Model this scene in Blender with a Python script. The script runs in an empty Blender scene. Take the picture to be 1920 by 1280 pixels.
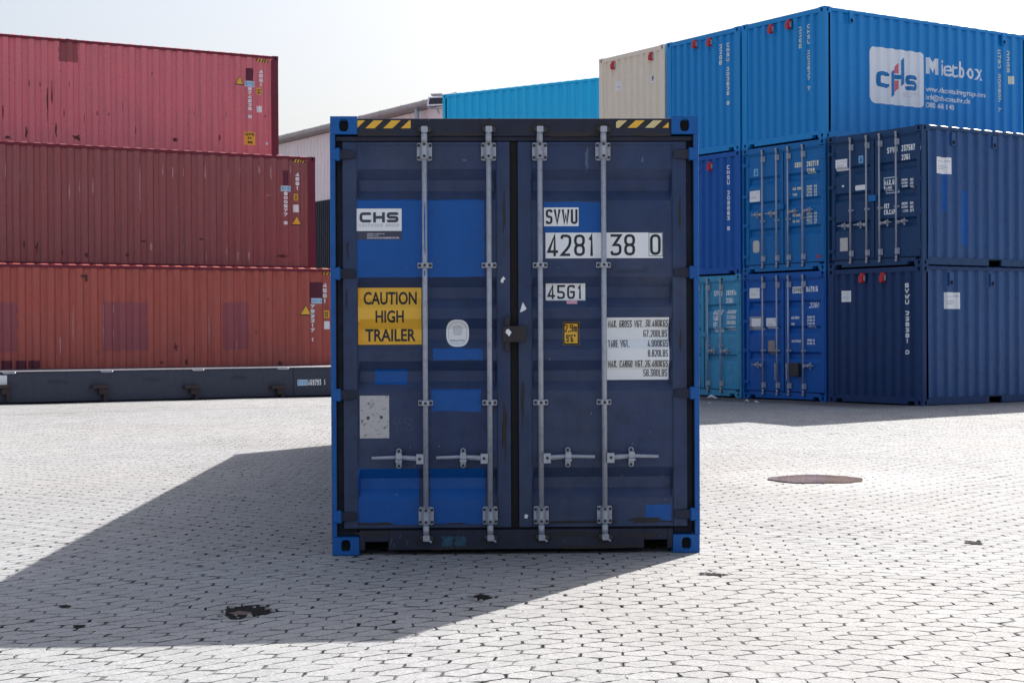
import bpy, bmesh, math, random
from mathutils import Vector, Matrix, noise
sc = bpy.context.scene
C = sc.collection
PI = math.pi
random.seed(7)

# ------------------------------------------------------------------ camera
F_PX, PITCH, ROLL, CAM_H = 3062.8, -0.00518, 0.00463, 1.462
cam = bpy.data.objects.new('camera', bpy.data.cameras.new('camera')); C.objects.link(cam)
cam.matrix_world = (Matrix.Translation((0, 0, CAM_H)) @ Matrix.Rotation(PI/2 + PITCH, 4, 'X')
                    @ Matrix.Rotation(-ROLL, 4, 'Z'))
cam.data.sensor_width = 36; cam.data.lens = F_PX/1920*36
cam.data.clip_start = 0.1; cam.data.clip_end = 3000
cam.data.dof.use_dof = True; cam.data.dof.focus_distance = 10.9; cam.data.dof.aperture_fstop = 13
sc.camera = cam
# ------------------------------------------------------------------ light
SUN = Vector((1.829, 3.0506, 2.896)).normalized()          # towards the sun
ELEV = math.asin(SUN.z); AZ = math.atan2(SUN.x, SUN.y)
SUN_STRENGTH, SKY_STRENGTH, EXPOSURE = 4.6, 0.05, 0.95
w = bpy.data.worlds.new('World'); sc.world = w; w.use_nodes = True
nt = w.node_tree
sky = nt.nodes.new('ShaderNodeTexSky'); sky.sky_type = 'NISHITA'; sky.sun_disc = False
sky.sun_elevation = ELEV; sky.sun_rotation = AZ
sky.air_density = 1.0; sky.dust_density = 5.0; sky.ozone_density = 1.5
hazy = nt.nodes.new('ShaderNodeMix'); hazy.data_type = 'RGBA'; hazy.blend_type = 'ADD'; hazy.inputs[0].default_value = 1
nt.links.new(sky.outputs[0], hazy.inputs[6]); hazy.inputs[7].default_value = (2.95, 3.2, 3.65, 1)      # even high haze over the whole sky
nt.links.new(hazy.outputs[2], nt.nodes['Background'].inputs[0])
nt.nodes['Background'].inputs[1].default_value = SKY_STRENGTH
sun = bpy.data.objects.new('sun', bpy.data.lights.new('sun', 'SUN')); C.objects.link(sun)
sun.data.energy = SUN_STRENGTH; sun.data.angle = math.radians(0.5); sun.data.color = (1, .955, .89)
sun.rotation_euler = SUN.to_track_quat('Z', 'Y').to_euler()
sc.view_settings.view_transform = 'Standard'; sc.view_settings.look = 'None'
sc.view_settings.exposure = EXPOSURE; sc.view_settings.gamma = 1

# ------------------------------------------------------------------ pixel -> ray (measuring the photograph)
def ray(px, py):
    u, v = px - 960, py - 640
    c, s = math.cos(ROLL), math.sin(ROLL)
    u, v = u*c - v*s, u*s + v*c
    d = Vector((u/F_PX, 1, -v/F_PX))
    c, s = math.cos(PITCH), math.sin(PITCH)
    return Vector((d.x, d.y*c - d.z*s, d.y*s + d.z*c))

# ------------------------------------------------------------------ shader helper
class NT:
    def __init__(s, name):
        s.mat = bpy.data.materials.new(name); s.mat.use_nodes = True
        s.t = s.mat.node_tree; s.b = s.t.nodes['Principled BSDF']
    def node(s, kind, **kw):
        n = s.t.nodes.new(kind)
        for k, v in kw.items(): setattr(n, k, v)
        return n
    def put(s, sock, v):
        if hasattr(v, 'is_linked') or isinstance(v, bpy.types.NodeSocket): s.t.links.new(v, sock)
        else: sock.default_value = v
    def m(s, op, a, b=None, c=None, clamp=False):
        n = s.node('ShaderNodeMath', operation=op, use_clamp=clamp)
        for i, v in enumerate((a, b, c)):
            if v is not None: s.put(n.inputs[i], v)
        return n.outputs[0]
    def rng(s, v, a, b, lo=0., hi=1.):
        n = s.node('ShaderNodeMapRange', clamp=True)
        for i, q in enumerate((v, a, b, lo, hi)): s.put(n.inputs[i], q)
        return n.outputs[0]
    def mix(s, f, a, b, mode='MIX'):
        n = s.node('ShaderNodeMix', data_type='RGBA', blend_type=mode)
        s.put(n.inputs[0], f)
        for i, v in ((6, a), (7, b)):
            if isinstance(v, tuple): v = (*v[:3], 1)
            s.put(n.inputs[i], v)
        return n.outputs[2]
    def noise(s, vec, scale, detail=3., rough=.55, dim='3D'):
        n = s.node('ShaderNodeTexNoise', noise_dimensions=dim)
        s.put(n.inputs['Vector'], vec)
        n.inputs['Scale'].default_value = scale; n.inputs['Detail'].default_value = detail
        n.inputs['Roughness'].default_value = rough
        return n.outputs[0]
    def vmul(s, vec, k, off=None):
        n = s.node('ShaderNodeMapping'); s.put(n.inputs[0], vec); n.inputs['Scale'].default_value = k
        if off is not None: s.put(n.inputs['Location'], off)
        return n.outputs[0]
    def obj(s):
        tc = s.node('ShaderNodeTexCoord'); oi = s.node('ShaderNodeObjectInfo')
        v = s.node('ShaderNodeVectorMath', operation='ADD')
        s.t.links.new(tc.outputs['Object'], v.inputs[0])
        k = s.m('MULTIPLY', oi.outputs['Random'], 41.)
        cb = s.node('ShaderNodeCombineXYZ')
        for i in range(3): s.t.links.new(k, cb.inputs[i])
        s.t.links.new(cb.outputs[0], v.inputs[1])
        return v.outputs[0]
    def out(s, col, rough, bump=None, dist=1., strength=1., metal=0., spec=.5):
        s.put(s.b.inputs['Base Color'], (*col, 1) if isinstance(col, tuple) else col)
        s.put(s.b.inputs['Roughness'], rough); s.b.inputs['Metallic'].default_value = metal
        s.b.inputs['Specular IOR Level'].default_value = spec
        if bump is not None:
            b = s.node('ShaderNodeBump'); b.inputs['Distance'].default_value = dist
            b.inputs['Strength'].default_value = strength
            s.put(b.inputs['Height'], bump); s.t.links.new(b.outputs[0], s.b.inputs['Normal'])
        return s.mat

def sc3(c, k): return tuple(min(1, x*k) for x in c)
def paint(name, c, chalk=.25, rust=.0, dirt=.25, rough=.45, streak=.3, dirtcol=(.03, .025, .025), rustcol=(.07, .025, .015), spec=.35):
    """weathered container paint: chalky patches, vertical run-off streaks, rust nicks"""
    n = NT(name); p = n.obj()
    big = n.noise(p, 1.1, 4, .6)
    col = n.mix(n.m('MULTIPLY', n.rng(big, .38, .66), chalk), c, tuple(x*.8 + .035 for x in c))
    st = n.noise(n.vmul(p, (5, 5, .35)), 2.2, 4, .6)
    col = n.mix(n.m('MULTIPLY', n.rng(st, .5, .72), streak), col, sc3(c, .55))
    fine = n.noise(p, 9, 6, .7)
    col = n.mix(n.m('MULTIPLY', n.rng(fine, .5, .75), dirt), col, dirtcol)
    r1 = n.noise(n.vmul(p, (3, 3, 1.1)), 2.7, 8, .72)
    rm = n.rng(r1, .74 - .16*rust, .80 - .16*rust) if rust > 0 else 0.
    if rust > 0: col = n.mix(rm, col, rustcol)
    sp = n.noise(p, 60, 2, .5)
    col = n.mix(n.m('MULTIPLY', n.rng(sp, .72, .78), .2), col, (.35, .36, .38))
    h = n.m('ADD', n.m('MULTIPLY', n.noise(p, 3.2, 3, .5), .006), n.m('MULTIPLY', n.noise(p, 90, 3, .6), .0004))
    ro = n.rng(fine, .3, .7, rough - .1, rough + .2)
    return n.out(col, ro, h, 1., .7, spec=spec)
def flat(name, c, rough=.5, dirt=.25, scale=14., metal=0., dirtcol=(.08, .08, .08), lo=.5, hi=.8, spec=.5):
    n = NT(name); p = n.obj()
    f = n.noise(p, scale, 6, .7)
    col = n.mix(n.m('MULTIPLY', n.rng(f, lo, hi), dirt), c, dirtcol)
    return n.out(col, n.rng(f, .3, .7, rough - .08, rough + .15), n.noise(p, 70, 3, .6), .0006, .6, metal, spec)

# ------------------------------------------------------------------ mesh builder
class MB:
    def __init__(s): s.v = []; s.f = []; s.mi = []
    def add(s, vs, fs, mi=0):
        o = len(s.v); s.v += [tuple(q) for q in vs]
        s.f += [tuple(i + o for i in f) for f in fs]; s.mi += [mi]*len(fs)
    def box(s, x0, x1, y0, y1, z0, z1, mi=0):
        s.add([(x0, y0, z0), (x1, y0, z0), (x1, y1, z0), (x0, y1, z0), (x0, y0, z1), (x1, y0, z1), (x1, y1, z1), (x0, y1, z1)],
              [(0, 3, 2, 1), (4, 5, 6, 7), (0, 1, 5, 4), (1, 2, 6, 5), (2, 3, 7, 6), (3, 0, 4, 7)], mi)
    def tube(s, p0, p1, r0, r1=None, n=12, mi=0, cap=True):
        p0, p1 = Vector(p0), Vector(p1); r1 = r0 if r1 is None else r1
        d = (p1 - p0).normalized(); a = d.orthogonal().normalized(); b = d.cross(a)
        vs = []
        for p, r in ((p0, r0), (p1, r1)):
            for k in range(n):
                t = 2*PI*k/n; vs.append(p + a*math.cos(t)*r + b*math.sin(t)*r)
        fs = [(k, (k+1) % n, n + (k+1) % n, n + k) for k in range(n)]
        if cap: fs += [tuple(reversed(range(n))), tuple(range(n, 2*n))]
        s.add(vs, fs, mi)
    def path(s, pts, r, n=10, mi=0):
        pts = [Vector(p) for p in pts]; rings = []
        ref = None
        for i, p in enumerate(pts):
            d = (pts[min(i+1, len(pts)-1)] - pts[max(i-1, 0)]).normalized()
            a = d.orthogonal().normalized() if ref is None else (ref - d*ref.dot(d)).normalized()
            ref = a; b = d.cross(a)
            rr = r[i] if isinstance(r, (list, tuple)) else r
            rings.append([p + (a*math.cos(2*PI*k/n) + b*math.sin(2*PI*k/n))*rr for k in range(n)])
        vs = [q for g in rings for q in g]; fs = []
        for i in range(len(pts)-1):
            fs += [(i*n + k, i*n + (k+1) % n, (i+1)*n + (k+1) % n, (i+1)*n + k) for k in range(n)]
        fs += [tuple(reversed(range(n))), tuple(range((len(pts)-1)*n, len(pts)*n))]
        s.add(vs, fs, mi)
    def prism(s, poly, y0, y1, mi=0):
        """polygon in x,z (counter-clockwise seen from the front, -y) extruded from y0 (front) to y1"""
        n = len(poly)
        vs = [(x, y0, z) for x, z in poly] + [(x, y1, z) for x, z in poly]
        s.add(vs, [tuple(range(n)), tuple(range(2*n-1, n-1, -1))] + [((k+1) % n, k, n + k, n + (k+1) % n) for k in range(n)], mi)
    def mesh(s, name, mats):
        me = bpy.data.meshes.new(name); me.from_pydata(s.v, [], s.f)
        for m in (mats if isinstance(mats, (list, tuple)) else [mats]): me.materials.append(m)
        me.polygons.foreach_set('material_index', s.mi); me.update(); return me
    def build(s, name, mats, parent=None, bevel=0., smooth=False, seg=2):
        return place(s.mesh(name, mats), name, parent, bevel, smooth, seg)
def place(me, name, parent=None, bevel=0., smooth=False, seg=2):
    o = bpy.data.objects.new(name, me); C.objects.link(o); o.parent = parent
    if bevel:
        md = o.modifiers.new('bevel', 'BEVEL'); md.width = bevel; md.segments = seg; md.limit_method = 'ANGLE'
        md.angle_limit = math.radians(40)
    if smooth:
        for p in me.polygons: p.use_smooth = True
    return o
def thing(name, label, cat, loc=(0, 0, 0), rz=0., group=None):
    o = bpy.data.objects.new(name, None); C.objects.link(o)
    o.location = loc; o.rotation_euler = (0, 0, rz); o.empty_display_size = .3
    o['label'] = label; o['category'] = cat
    if group: o['group'] = group
    return o
def tag(o, label, cat, group=None):
    o['label'] = label; o['category'] = cat
    if group: o['group'] = group
    return o
def rrect(x0, x1, z0, z1, r, n=5):
    pts = []
    for cx, cz, a in ((x1-r, z0+r, -PI/2), (x1-r, z1-r, 0), (x0+r, z1-r, PI/2), (x0+r, z0+r, PI)):
        for k in range(n+1):
            t = a + PI/2*k/n; pts.append((cx + r*math.cos(t), cz + r*math.sin(t)))
    return pts

# ------------------------------------------------------------------ stroke lettering ("xy" on a 4 x 6 grid, '*' closed, '.' sharp corner)
GLY = {'0': '*00 40 46 06', '1': '.15 .26 .20', '2': '05 06 46 43 .00 40', '3': '.06 .46 .13 43 40 00 01', '4': '.30 .36 .01 .41',
 '5': '.46 .06 .03 43 40 00 01', '6': '45 46 06 00 40 43 03', '7': '.06 .46 .10', '8': '*03 43 46 06/*00 40 43 03', '9': '01 00 40 46 06 03 43',
 'A': '.00 .26 .40/.12 .32', 'B': '*.00 40 43 .03/*.03 43 46 .06', 'C': '45 46 06 00 40 41', 'D': '*.00 40 46 .06', 'E': '.46 .06 .00 .40/.03 .33',
 'F': '.46 .06 .00/.03 .33', 'G': '45 46 06 00 40 .43 .23', 'H': '.00 .06/.40 .46/.03 .43', 'I': '.20 .26', 'K': '.00 .06/.46 .03 .40', 'L': '.06 .00 .40',
 'M': '.00 .06 .22 .46 .40', 'N': '.00 .06 .40 .46', 'O': '*00 40 46 06', 'P': '.00 .06 46 43 .03', 'R': '.00 .06 46 43 .03/.23 .40',
 'S': '45 46 06 03 43 40 00 01', 'T': '.06 .46/.26 .20', 'U': '.06 00 40 .46', 'V': '.06 .20 .46', 'W': '.06 .10 .24 .30 .46', 'X': '.00 .46/.40 .06',
 'Y': '.06 .23 .46/.23 .20', 'Q': '*00 40 46 06/.21 .40', '-': '.13 .33', "'": '.26 .25', '"': '.16 .15/.36 .35', 'm': '.00 .04/.03 04 24 .20/.23 24 44 .40', ' ': ''}
NARROW = {'I': .35, '1': .75, '.': .4, ',': .4, "'": .4, ' ': .7, 'm': 1.2, 'M': 1.15, 'W': 1.15}
def fillet(pts, sharp, closed, r):
    out = []; n = len(pts)
    for i, p in enumerate(pts):
        if sharp[i] or (not closed and i in (0, n-1)): out.append(p); continue
        a, b = pts[i-1], pts[(i+1) % n]
        va, vb = a - p, b - p
        k = min(r, va.length*.5, vb.length*.5)
        p0, p1 = p + va.normalized()*k, p + vb.normalized()*k
        for j in range(5):
            t = j/4; out.append(p0*(1-t)**2 + p*2*t*(1-t) + p1*t*t)
    return out
def ribbon(pts, th, closed):
    n = len(pts); L, R = [], []
    for i, p in enumerate(pts):
        if closed or 0 < i < n-1:
            d0 = (p - pts[i-1]); d1 = (pts[(i+1) % n] - p)
            d0 = d0.normalized() if d0.length > 1e-9 else d1.normalized()
            d1 = d1.normalized() if d1.length > 1e-9 else d0
            m = (d0 + d1); m = m.normalized() if m.length > 1e-6 else d0
            nn = Vector((-m.y, m.x)); k = 1/max(.45, nn.dot(Vector((-d0.y, d0.x))))
        else:
            d = (pts[1] - p) if i == 0 else (p - pts[i-1]); d = d.normalized(); nn = Vector((-d.y, d.x)); k = 1
        L.append(p + nn*th*.5*k); R.append(p - nn*th*.5*k)
    return [[R[i], R[(i+1) % n], L[(i+1) % n], L[i]] for i in range(n if closed else n-1)]
def stroke_text(txt, h, wd, th, gap):
    """quads of a line of lettering starting at the origin; glyph width wd, stroke th; returns (layers, width)"""
    x = 0; lay = []
    for ch in txt:
        k = NARROW.get(ch, 1.)*wd
        if ch in '.,':
            lay.append(([[Vector((x + k*.5 - th*.6, -th*(.9 if ch == ',' else 0))), Vector((x + k*.5 + th*.6, 0)), Vector((x + k*.5 + th*.6, th*1.2)), Vector((x + k*.5 - th*.6, th*1.2))]], 0))
        for q, path in enumerate([s for s in GLY.get(ch, '').split('/') if s]):
            closed = path.startswith('*'); pts, sharp = [], []
            for t in path.lstrip('*').split():
                sh = t.startswith('.'); t = t.lstrip('.')
                pts.append(Vector((x + th/2 + int(t[0])/4*(k - th), th/2 + int(t[1])/6*(h - th)))); sharp.append(sh)
            pts = fillet(pts, sharp, closed, min(wd*.42, h*.25))
            if not closed:                               # square stroke ends reach the full cap height
                if sharp[0]: pts[0] = pts[0] + (pts[0] - pts[1]).normalized()*th*.5
                if sharp[-1]: pts[-1] = pts[-1] + (pts[-1] - pts[-2]).normalized()*th*.5
            lay.append((ribbon(pts, th, closed), q))
        x += k + gap
    return lay, x - gap

FONT_CACHE = {}
def font_polys(txt, bold=0.):
    """glyph mesh of Blender's built-in typeface as polygons, unit size"""
    key = (txt, bold)
    if key not in FONT_CACHE:
        cu = bpy.data.curves.new('lettering', 'FONT'); cu.body = txt; cu.size = 1; cu.offset = bold; cu.resolution_u = 3
        o = bpy.data.objects.new('lettering', cu); C.objects.link(o)
        dg = bpy.context.evaluated_depsgraph_get(); dg.update()
        me = bpy.data.meshes.new_from_object(o.evaluated_get(dg))
        FONT_CACHE[key] = [[Vector((me.vertices[i].co.x, me.vertices[i].co.y)) for i in p.vertices] for p in me.polygons]
        bpy.data.objects.remove(o); bpy.data.curves.remove(cu); bpy.data.meshes.remove(me)
    return FONT_CACHE[key]

# ------------------------------------------------------------------ surfaces that carry paint and stickers
class Surf:
    """a container face: (s, z) seen from outside -> local point; prof(s, z) is the relief towards the outside"""
    def __init__(s, root, face, plane, prof, sb=(), zb=()):
        s.root, s.face, s.plane, s.prof, s.sb, s.zb = root, face, plane, prof, sb, zb
    def pt(s, a, z, off):
        o = s.prof(a, z) + off
        if s.face == 'front': return (a, s.plane - o, z)
        if s.face == 'right': return (s.plane + o, a, z)
        return (-s.plane - o, -a, z)                     # left
    def px(s, x, y):
        """pixel of the photograph -> (s, z) on this face"""
        M = (Matrix.Translation(s.root.location) @ s.root.rotation_euler.to_matrix().to_4x4()).inverted()
        o = M @ Vector((0, 0, CAM_H)); d = M.to_3x3() @ ray(x, y)
        if s.face == 'front': t = (s.plane - o.y)/d.y
        elif s.face == 'right': t = (s.plane - o.x)/d.x
        else: t = (-s.plane - o.x)/d.x
        q = o + d*t
        return (q.x, q.z) if s.face == 'front' else ((q.y, q.z) if s.face == 'right' else (-q.y, q.z))
    def rect(s, x0, y0, x1, y1):
        a = s.px(x0, (y0+y1)/2)[0]; b = s.px(x1, (y0+y1)/2)[0]
        c = s.px((x0+x1)/2, y1)[1]; d = s.px((x0+x1)/2, y0)[1]
        return a, b, c, d

class Decal:
    """paint, lettering and stickers laid on a face; one mesh, several colours"""
    def __init__(s, surf): s.s = surf; s.polys = []
    def poly(s, pts, mi=0, off=.002): s.polys.append(([Vector(p) for p in pts], mi, off)); return s
    def rect(s, x0, x1, z0, z1, mi=0, off=.002, r=0., jag=0.):
        if r: return s.poly(rrect(x0, x1, z0, z1, r), mi, off)
        if jag:
            n = 14; P = []
            rnd = lambda: random.uniform(-jag, jag)
            for k in range(n): P.append((x0 + (x1-x0)*k/n, z0 + rnd()))
            for k in range(n): P.append((x1 + rnd(), z0 + (z1-z0)*k/n))
            for k in range(n): P.append((x1 - (x1-x0)*k/n, z1 + rnd()))
            for k in range(n): P.append((x0 + rnd(), z1 - (z1-z0)*k/n))
            return s.poly(P, mi, off)
        return s.poly([(x0, z0), (x1, z0), (x1, z1), (x0, z1)], mi, off)
    def text(s, txt, x0, x1, z0, h, th, mi=1, off=.0035, gapk=.3, align='fit'):
        n = sum(NARROW.get(c, 1.) for c in txt); 
        wd = (x1 - x0)/(n + gapk*(len(txt)-1))
        lay, W = stroke_text(txt, h, wd, th, wd*gapk)
        for quads, q in lay:
            for p in quads: s.poly([(x0 + v.x, z0 + v.y) for v in p], mi, off + .0003*q)
        return s
    def vtext(s, txt, xc, z1, z0, wd, th, mi=1, off=.0035, gapk=.28):
        n = len(txt); h = (z1 - z0)/(n + gapk*(n-1))
        if s.s.sb:                                       # lettering sits on the nearest flat of the sheet
            b = list(s.s.sb); zm = (z0+z1)/2
            mids = [(p+q)/2 for p, q in zip(b, b[1:]) if q-p > .055 and abs(s.s.prof(p+1e-4, zm) - s.s.prof(q-1e-4, zm)) < .015]
            if mids: xc = min(mids, key=lambda m: abs(m-xc))
        for i, ch in enumerate(txt):
            if ch == ' ': continue
            lay, W = stroke_text(ch, h, wd, th, 0)
            zb = z1 - i*h*(1+gapk) - h
            for quads, q in lay:
                for p in quads: s.poly([(xc - W/2 + v.x, zb + v.y) for v in p], mi, off + .0003*q)
        return s
    def font(s, txt, x0, x1, z0, cap, mi=1, off=.0035, bold=0.):
        ps = font_polys(txt, bold)
        mx = max(v.x for p in ps for v in p); mn = min(v.x for p in ps for v in p)
        kx = (x1-x0)/(mx-mn); kz = cap/.73
        for p in ps: s.poly([(x0 + (v.x-mn)*kx, z0 + v.y*kz) for v in p], mi, off)
        return s
    def stroke(s, pts, th, mi=0, off=.003, closed=False):
        for p in ribbon([Vector(q) for q in pts], th, closed): s.poly(p, mi, off)
        return s
    def build(s, name, mats, parent):
        mb = MB()
        for pts, mi, off in s.polys:
            lo, hi = min(p.x for p in pts), max(p.x for p in pts)
            zl, zh = min(p.y for p in pts), max(p.y for p in pts)
            cs = [c for c in s.s.sb if lo + 1e-5 < c < hi - 1e-5]; cz = [c for c in s.s.zb if zl + 1e-5 < c < zh - 1e-5]
            bm = bmesh.new(); vs = [bm.verts.new((p.x, p.y, 0)) for p in pts]
            try: bm.faces.new(vs)
            except ValueError: bm.free(); continue
            for c in cs: bmesh.ops.bisect_plane(bm, geom=bm.verts[:]+bm.edges[:]+bm.faces[:], plane_co=(c, 0, 0), plane_no=(1, 0, 0))
            for c in cz: bmesh.ops.bisect_plane(bm, geom=bm.verts[:]+bm.edges[:]+bm.faces[:], plane_co=(0, c, 0), plane_no=(0, 1, 0))
            bm.verts.index_update()
            V = [s.s.pt(v.co.x, v.co.y, off) for v in bm.verts]
            mb.add(V, [tuple(v.index for v in f.verts) for f in bm.faces], mi); bm.free()
        return mb.build(name, mats, parent)

# ------------------------------------------------------------------ materials
M = {}
M['navy'] = paint('navy paint', (.023, .046, .122), chalk=.85, rust=.16, dirt=.45, rough=.40)
M['navy_dirty'] = paint('dirty navy paint', (.017, .021, .045), chalk=.35, rust=.45, dirt=.6, rough=.55)
M['post_blue'] = paint('bright blue paint', (.002, .105, .38), chalk=.05, rust=.1, dirt=.2, rough=.38)
M['patch_blue'] = paint('fresh blue paint', (.001, .090, .36), chalk=.02, dirt=.1, streak=.12, rough=.36)
M['gasket'] = flat('black rubber', (.009, .008, .009), .7, .45, dirtcol=(.030, .025, .024), spec=.25, lo=.42, hi=.65)
M['hole'] = flat('painted shade black', (.004, .004, .005), .9, .1)  # near-black colour paints in the shade inside openings and under floors
M['galv'] = flat('galvanised steel', (.42, .44, .50), .42, .5, 22, .25, dirtcol=(.14, .13, .14), lo=.48, hi=.75)
M['bolt'] = flat('dark bolt', (.03, .03, .035), .5, .3)
M['grease'] = flat('greasy iron', (.035, .032, .035), .35, .5, dirtcol=(.15, .13, .12))
M['white'] = flat('white sticker', (.88, .89, .90), .4, .14, 20, dirtcol=(.35, .38, .42))
M['white_paint'] = flat('white lettering paint', (.88, .89, .90), .5, .2, 8, dirtcol=(.35, .4, .5))
M['ink'] = flat('black lettering', (.012, .014, .022), .5, .12, dirtcol=(.2, .2, .22))
M['slate'] = flat('slate print', (.050, .052, .095), .5, .1)
M['grey_print'] = flat('grey print', (.33, .34, .40), .5, .1)
M['yellow'] = flat('yellow sign', (.90, .50, .045), .42, .25, 7, dirtcol=(.55, .35, .16))
M['cream_print'] = flat('faded yellow tape', (.72, .58, .25), .45, .4, 8, dirtcol=(.7, .68, .55))
M['pink'] = flat('pink tape', (.75, .40, .48), .5, .15)
M['paper'] = flat('weathered paper', (.58, .55, .54), .7, .85, 26, dirtcol=(.10, .10, .11), lo=.56, hi=.70)
M['teal_splash'] = flat('turquoise paint', (.01, .10, .17), .5, .7, 10, dirtcol=(.03, .03, .04), lo=.4, hi=.6)
M['chalk_mark'] = flat('chalk scribble', (.10, .13, .22), .8, .3)
M['light_blue'] = flat('pale blue sticker', (.55, .70, .82), .45, .15)
M['sky_blue'] = flat('blue sticker', (.20, .48, .75), .45, .15)
M['mid_blue_print'] = flat('blue print', (.0, .19, .48), .5, .1)
M['red_print'] = flat('red print', (.78, .16, .22), .5, .15)
M['faint_red'] = flat('faint red print', (.78, .62, .66), .5, .15)
M['lemon'] = flat('pale yellow lettering', (.86, .84, .62), .5, .2)
M['red_plastic'] = flat('red plastic', (.55, .02, .03), .35, .2)
M['tan'] = flat('tan plate', (.33, .27, .25), .6, .3)
M['blue'] = paint('container blue', (.000, .255, .64), chalk=.03, dirt=.05, rough=.34, streak=.12, spec=.4)
M['blue_deep'] = paint('deep container blue', (.001, .105, .42), chalk=.04, dirt=.12, rough=.4, streak=.2)
M['blue_mid'] = paint('medium container blue', (.001, .155, .44), chalk=.04, dirt=.12, rough=.4, streak=.2)
M['navy_far'] = paint('dark navy container paint', (.006, .052, .15), chalk=.1, dirt=.2, rough=.45)
M['navy_low'] = paint('dull navy container paint', (.006, .040, .14), chalk=.1, dirt=.2, rough=.45)
M['navy_side'] = paint('faded navy paint', (.013, .078, .245), chalk=.15, rust=.1, dirt=.2, rough=.4, streak=.5, spec=.5)
M['teal'] = paint('turquoise container paint', (.05, .32, .56), chalk=.5, rust=.35, dirt=.35, rough=.5, streak=.5, dirtcol=(.01, .09, .2), rustcol=(.01, .10, .22))
M['cyan'] = paint('cyan container paint', (.001, .52, .90), chalk=.1, dirt=.05, rough=.4, streak=.1, spec=.4)
M['cream'] = paint('cream container paint', (.84, .76, .63), chalk=.1, dirt=.12, rough=.5, streak=.12, dirtcol=(.4, .33, .26))
M['red_high'] = paint('faded red paint', (.76, .155, .190), chalk=.6, rust=.26, dirt=.12, rough=.30, streak=.35, spec=.9, rustcol=(.11, .03, .03))
M['red_mid'] = paint('maroon paint', (.31, .070, .070), chalk=.5, rust=.22, dirt=.18, rough=.32, streak=.45, spec=.7, rustcol=(.07, .025, .025))
M['red_low'] = paint('orange red paint', (.47, .088, .062), chalk=.45, rust=.22, dirt=.18, rough=.34, streak=.55, spec=.6, rustcol=(.10, .025, .02))
M['maroon_post'] = paint('dark maroon paint', (.17, .015, .035), chalk=.15, rust=.15, dirt=.2, rough=.45)
M['maroon_patch'] = flat('dark maroon paint patch', (.11, .010, .030), .5, .2)
M['mauve_patch'] = flat('mauve paint patch', (.32, .078, .092), .5, .95, 2.2, dirtcol=(.44, .088, .07))
M['flat_grey'] = paint('charcoal blue paint', (.050, .055, .085), chalk=.2, rust=.15, dirt=.3, rough=.5, streak=.15)
M['deck'] = flat('worn steel deck', (.30, .29, .31), .55, .5, 3, dirtcol=(.18, .15, .14))
M['rust_iron'] = flat('rusty iron', (.045, .028, .028), .7, .6, 12, dirtcol=(.05, .03, .03))

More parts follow.
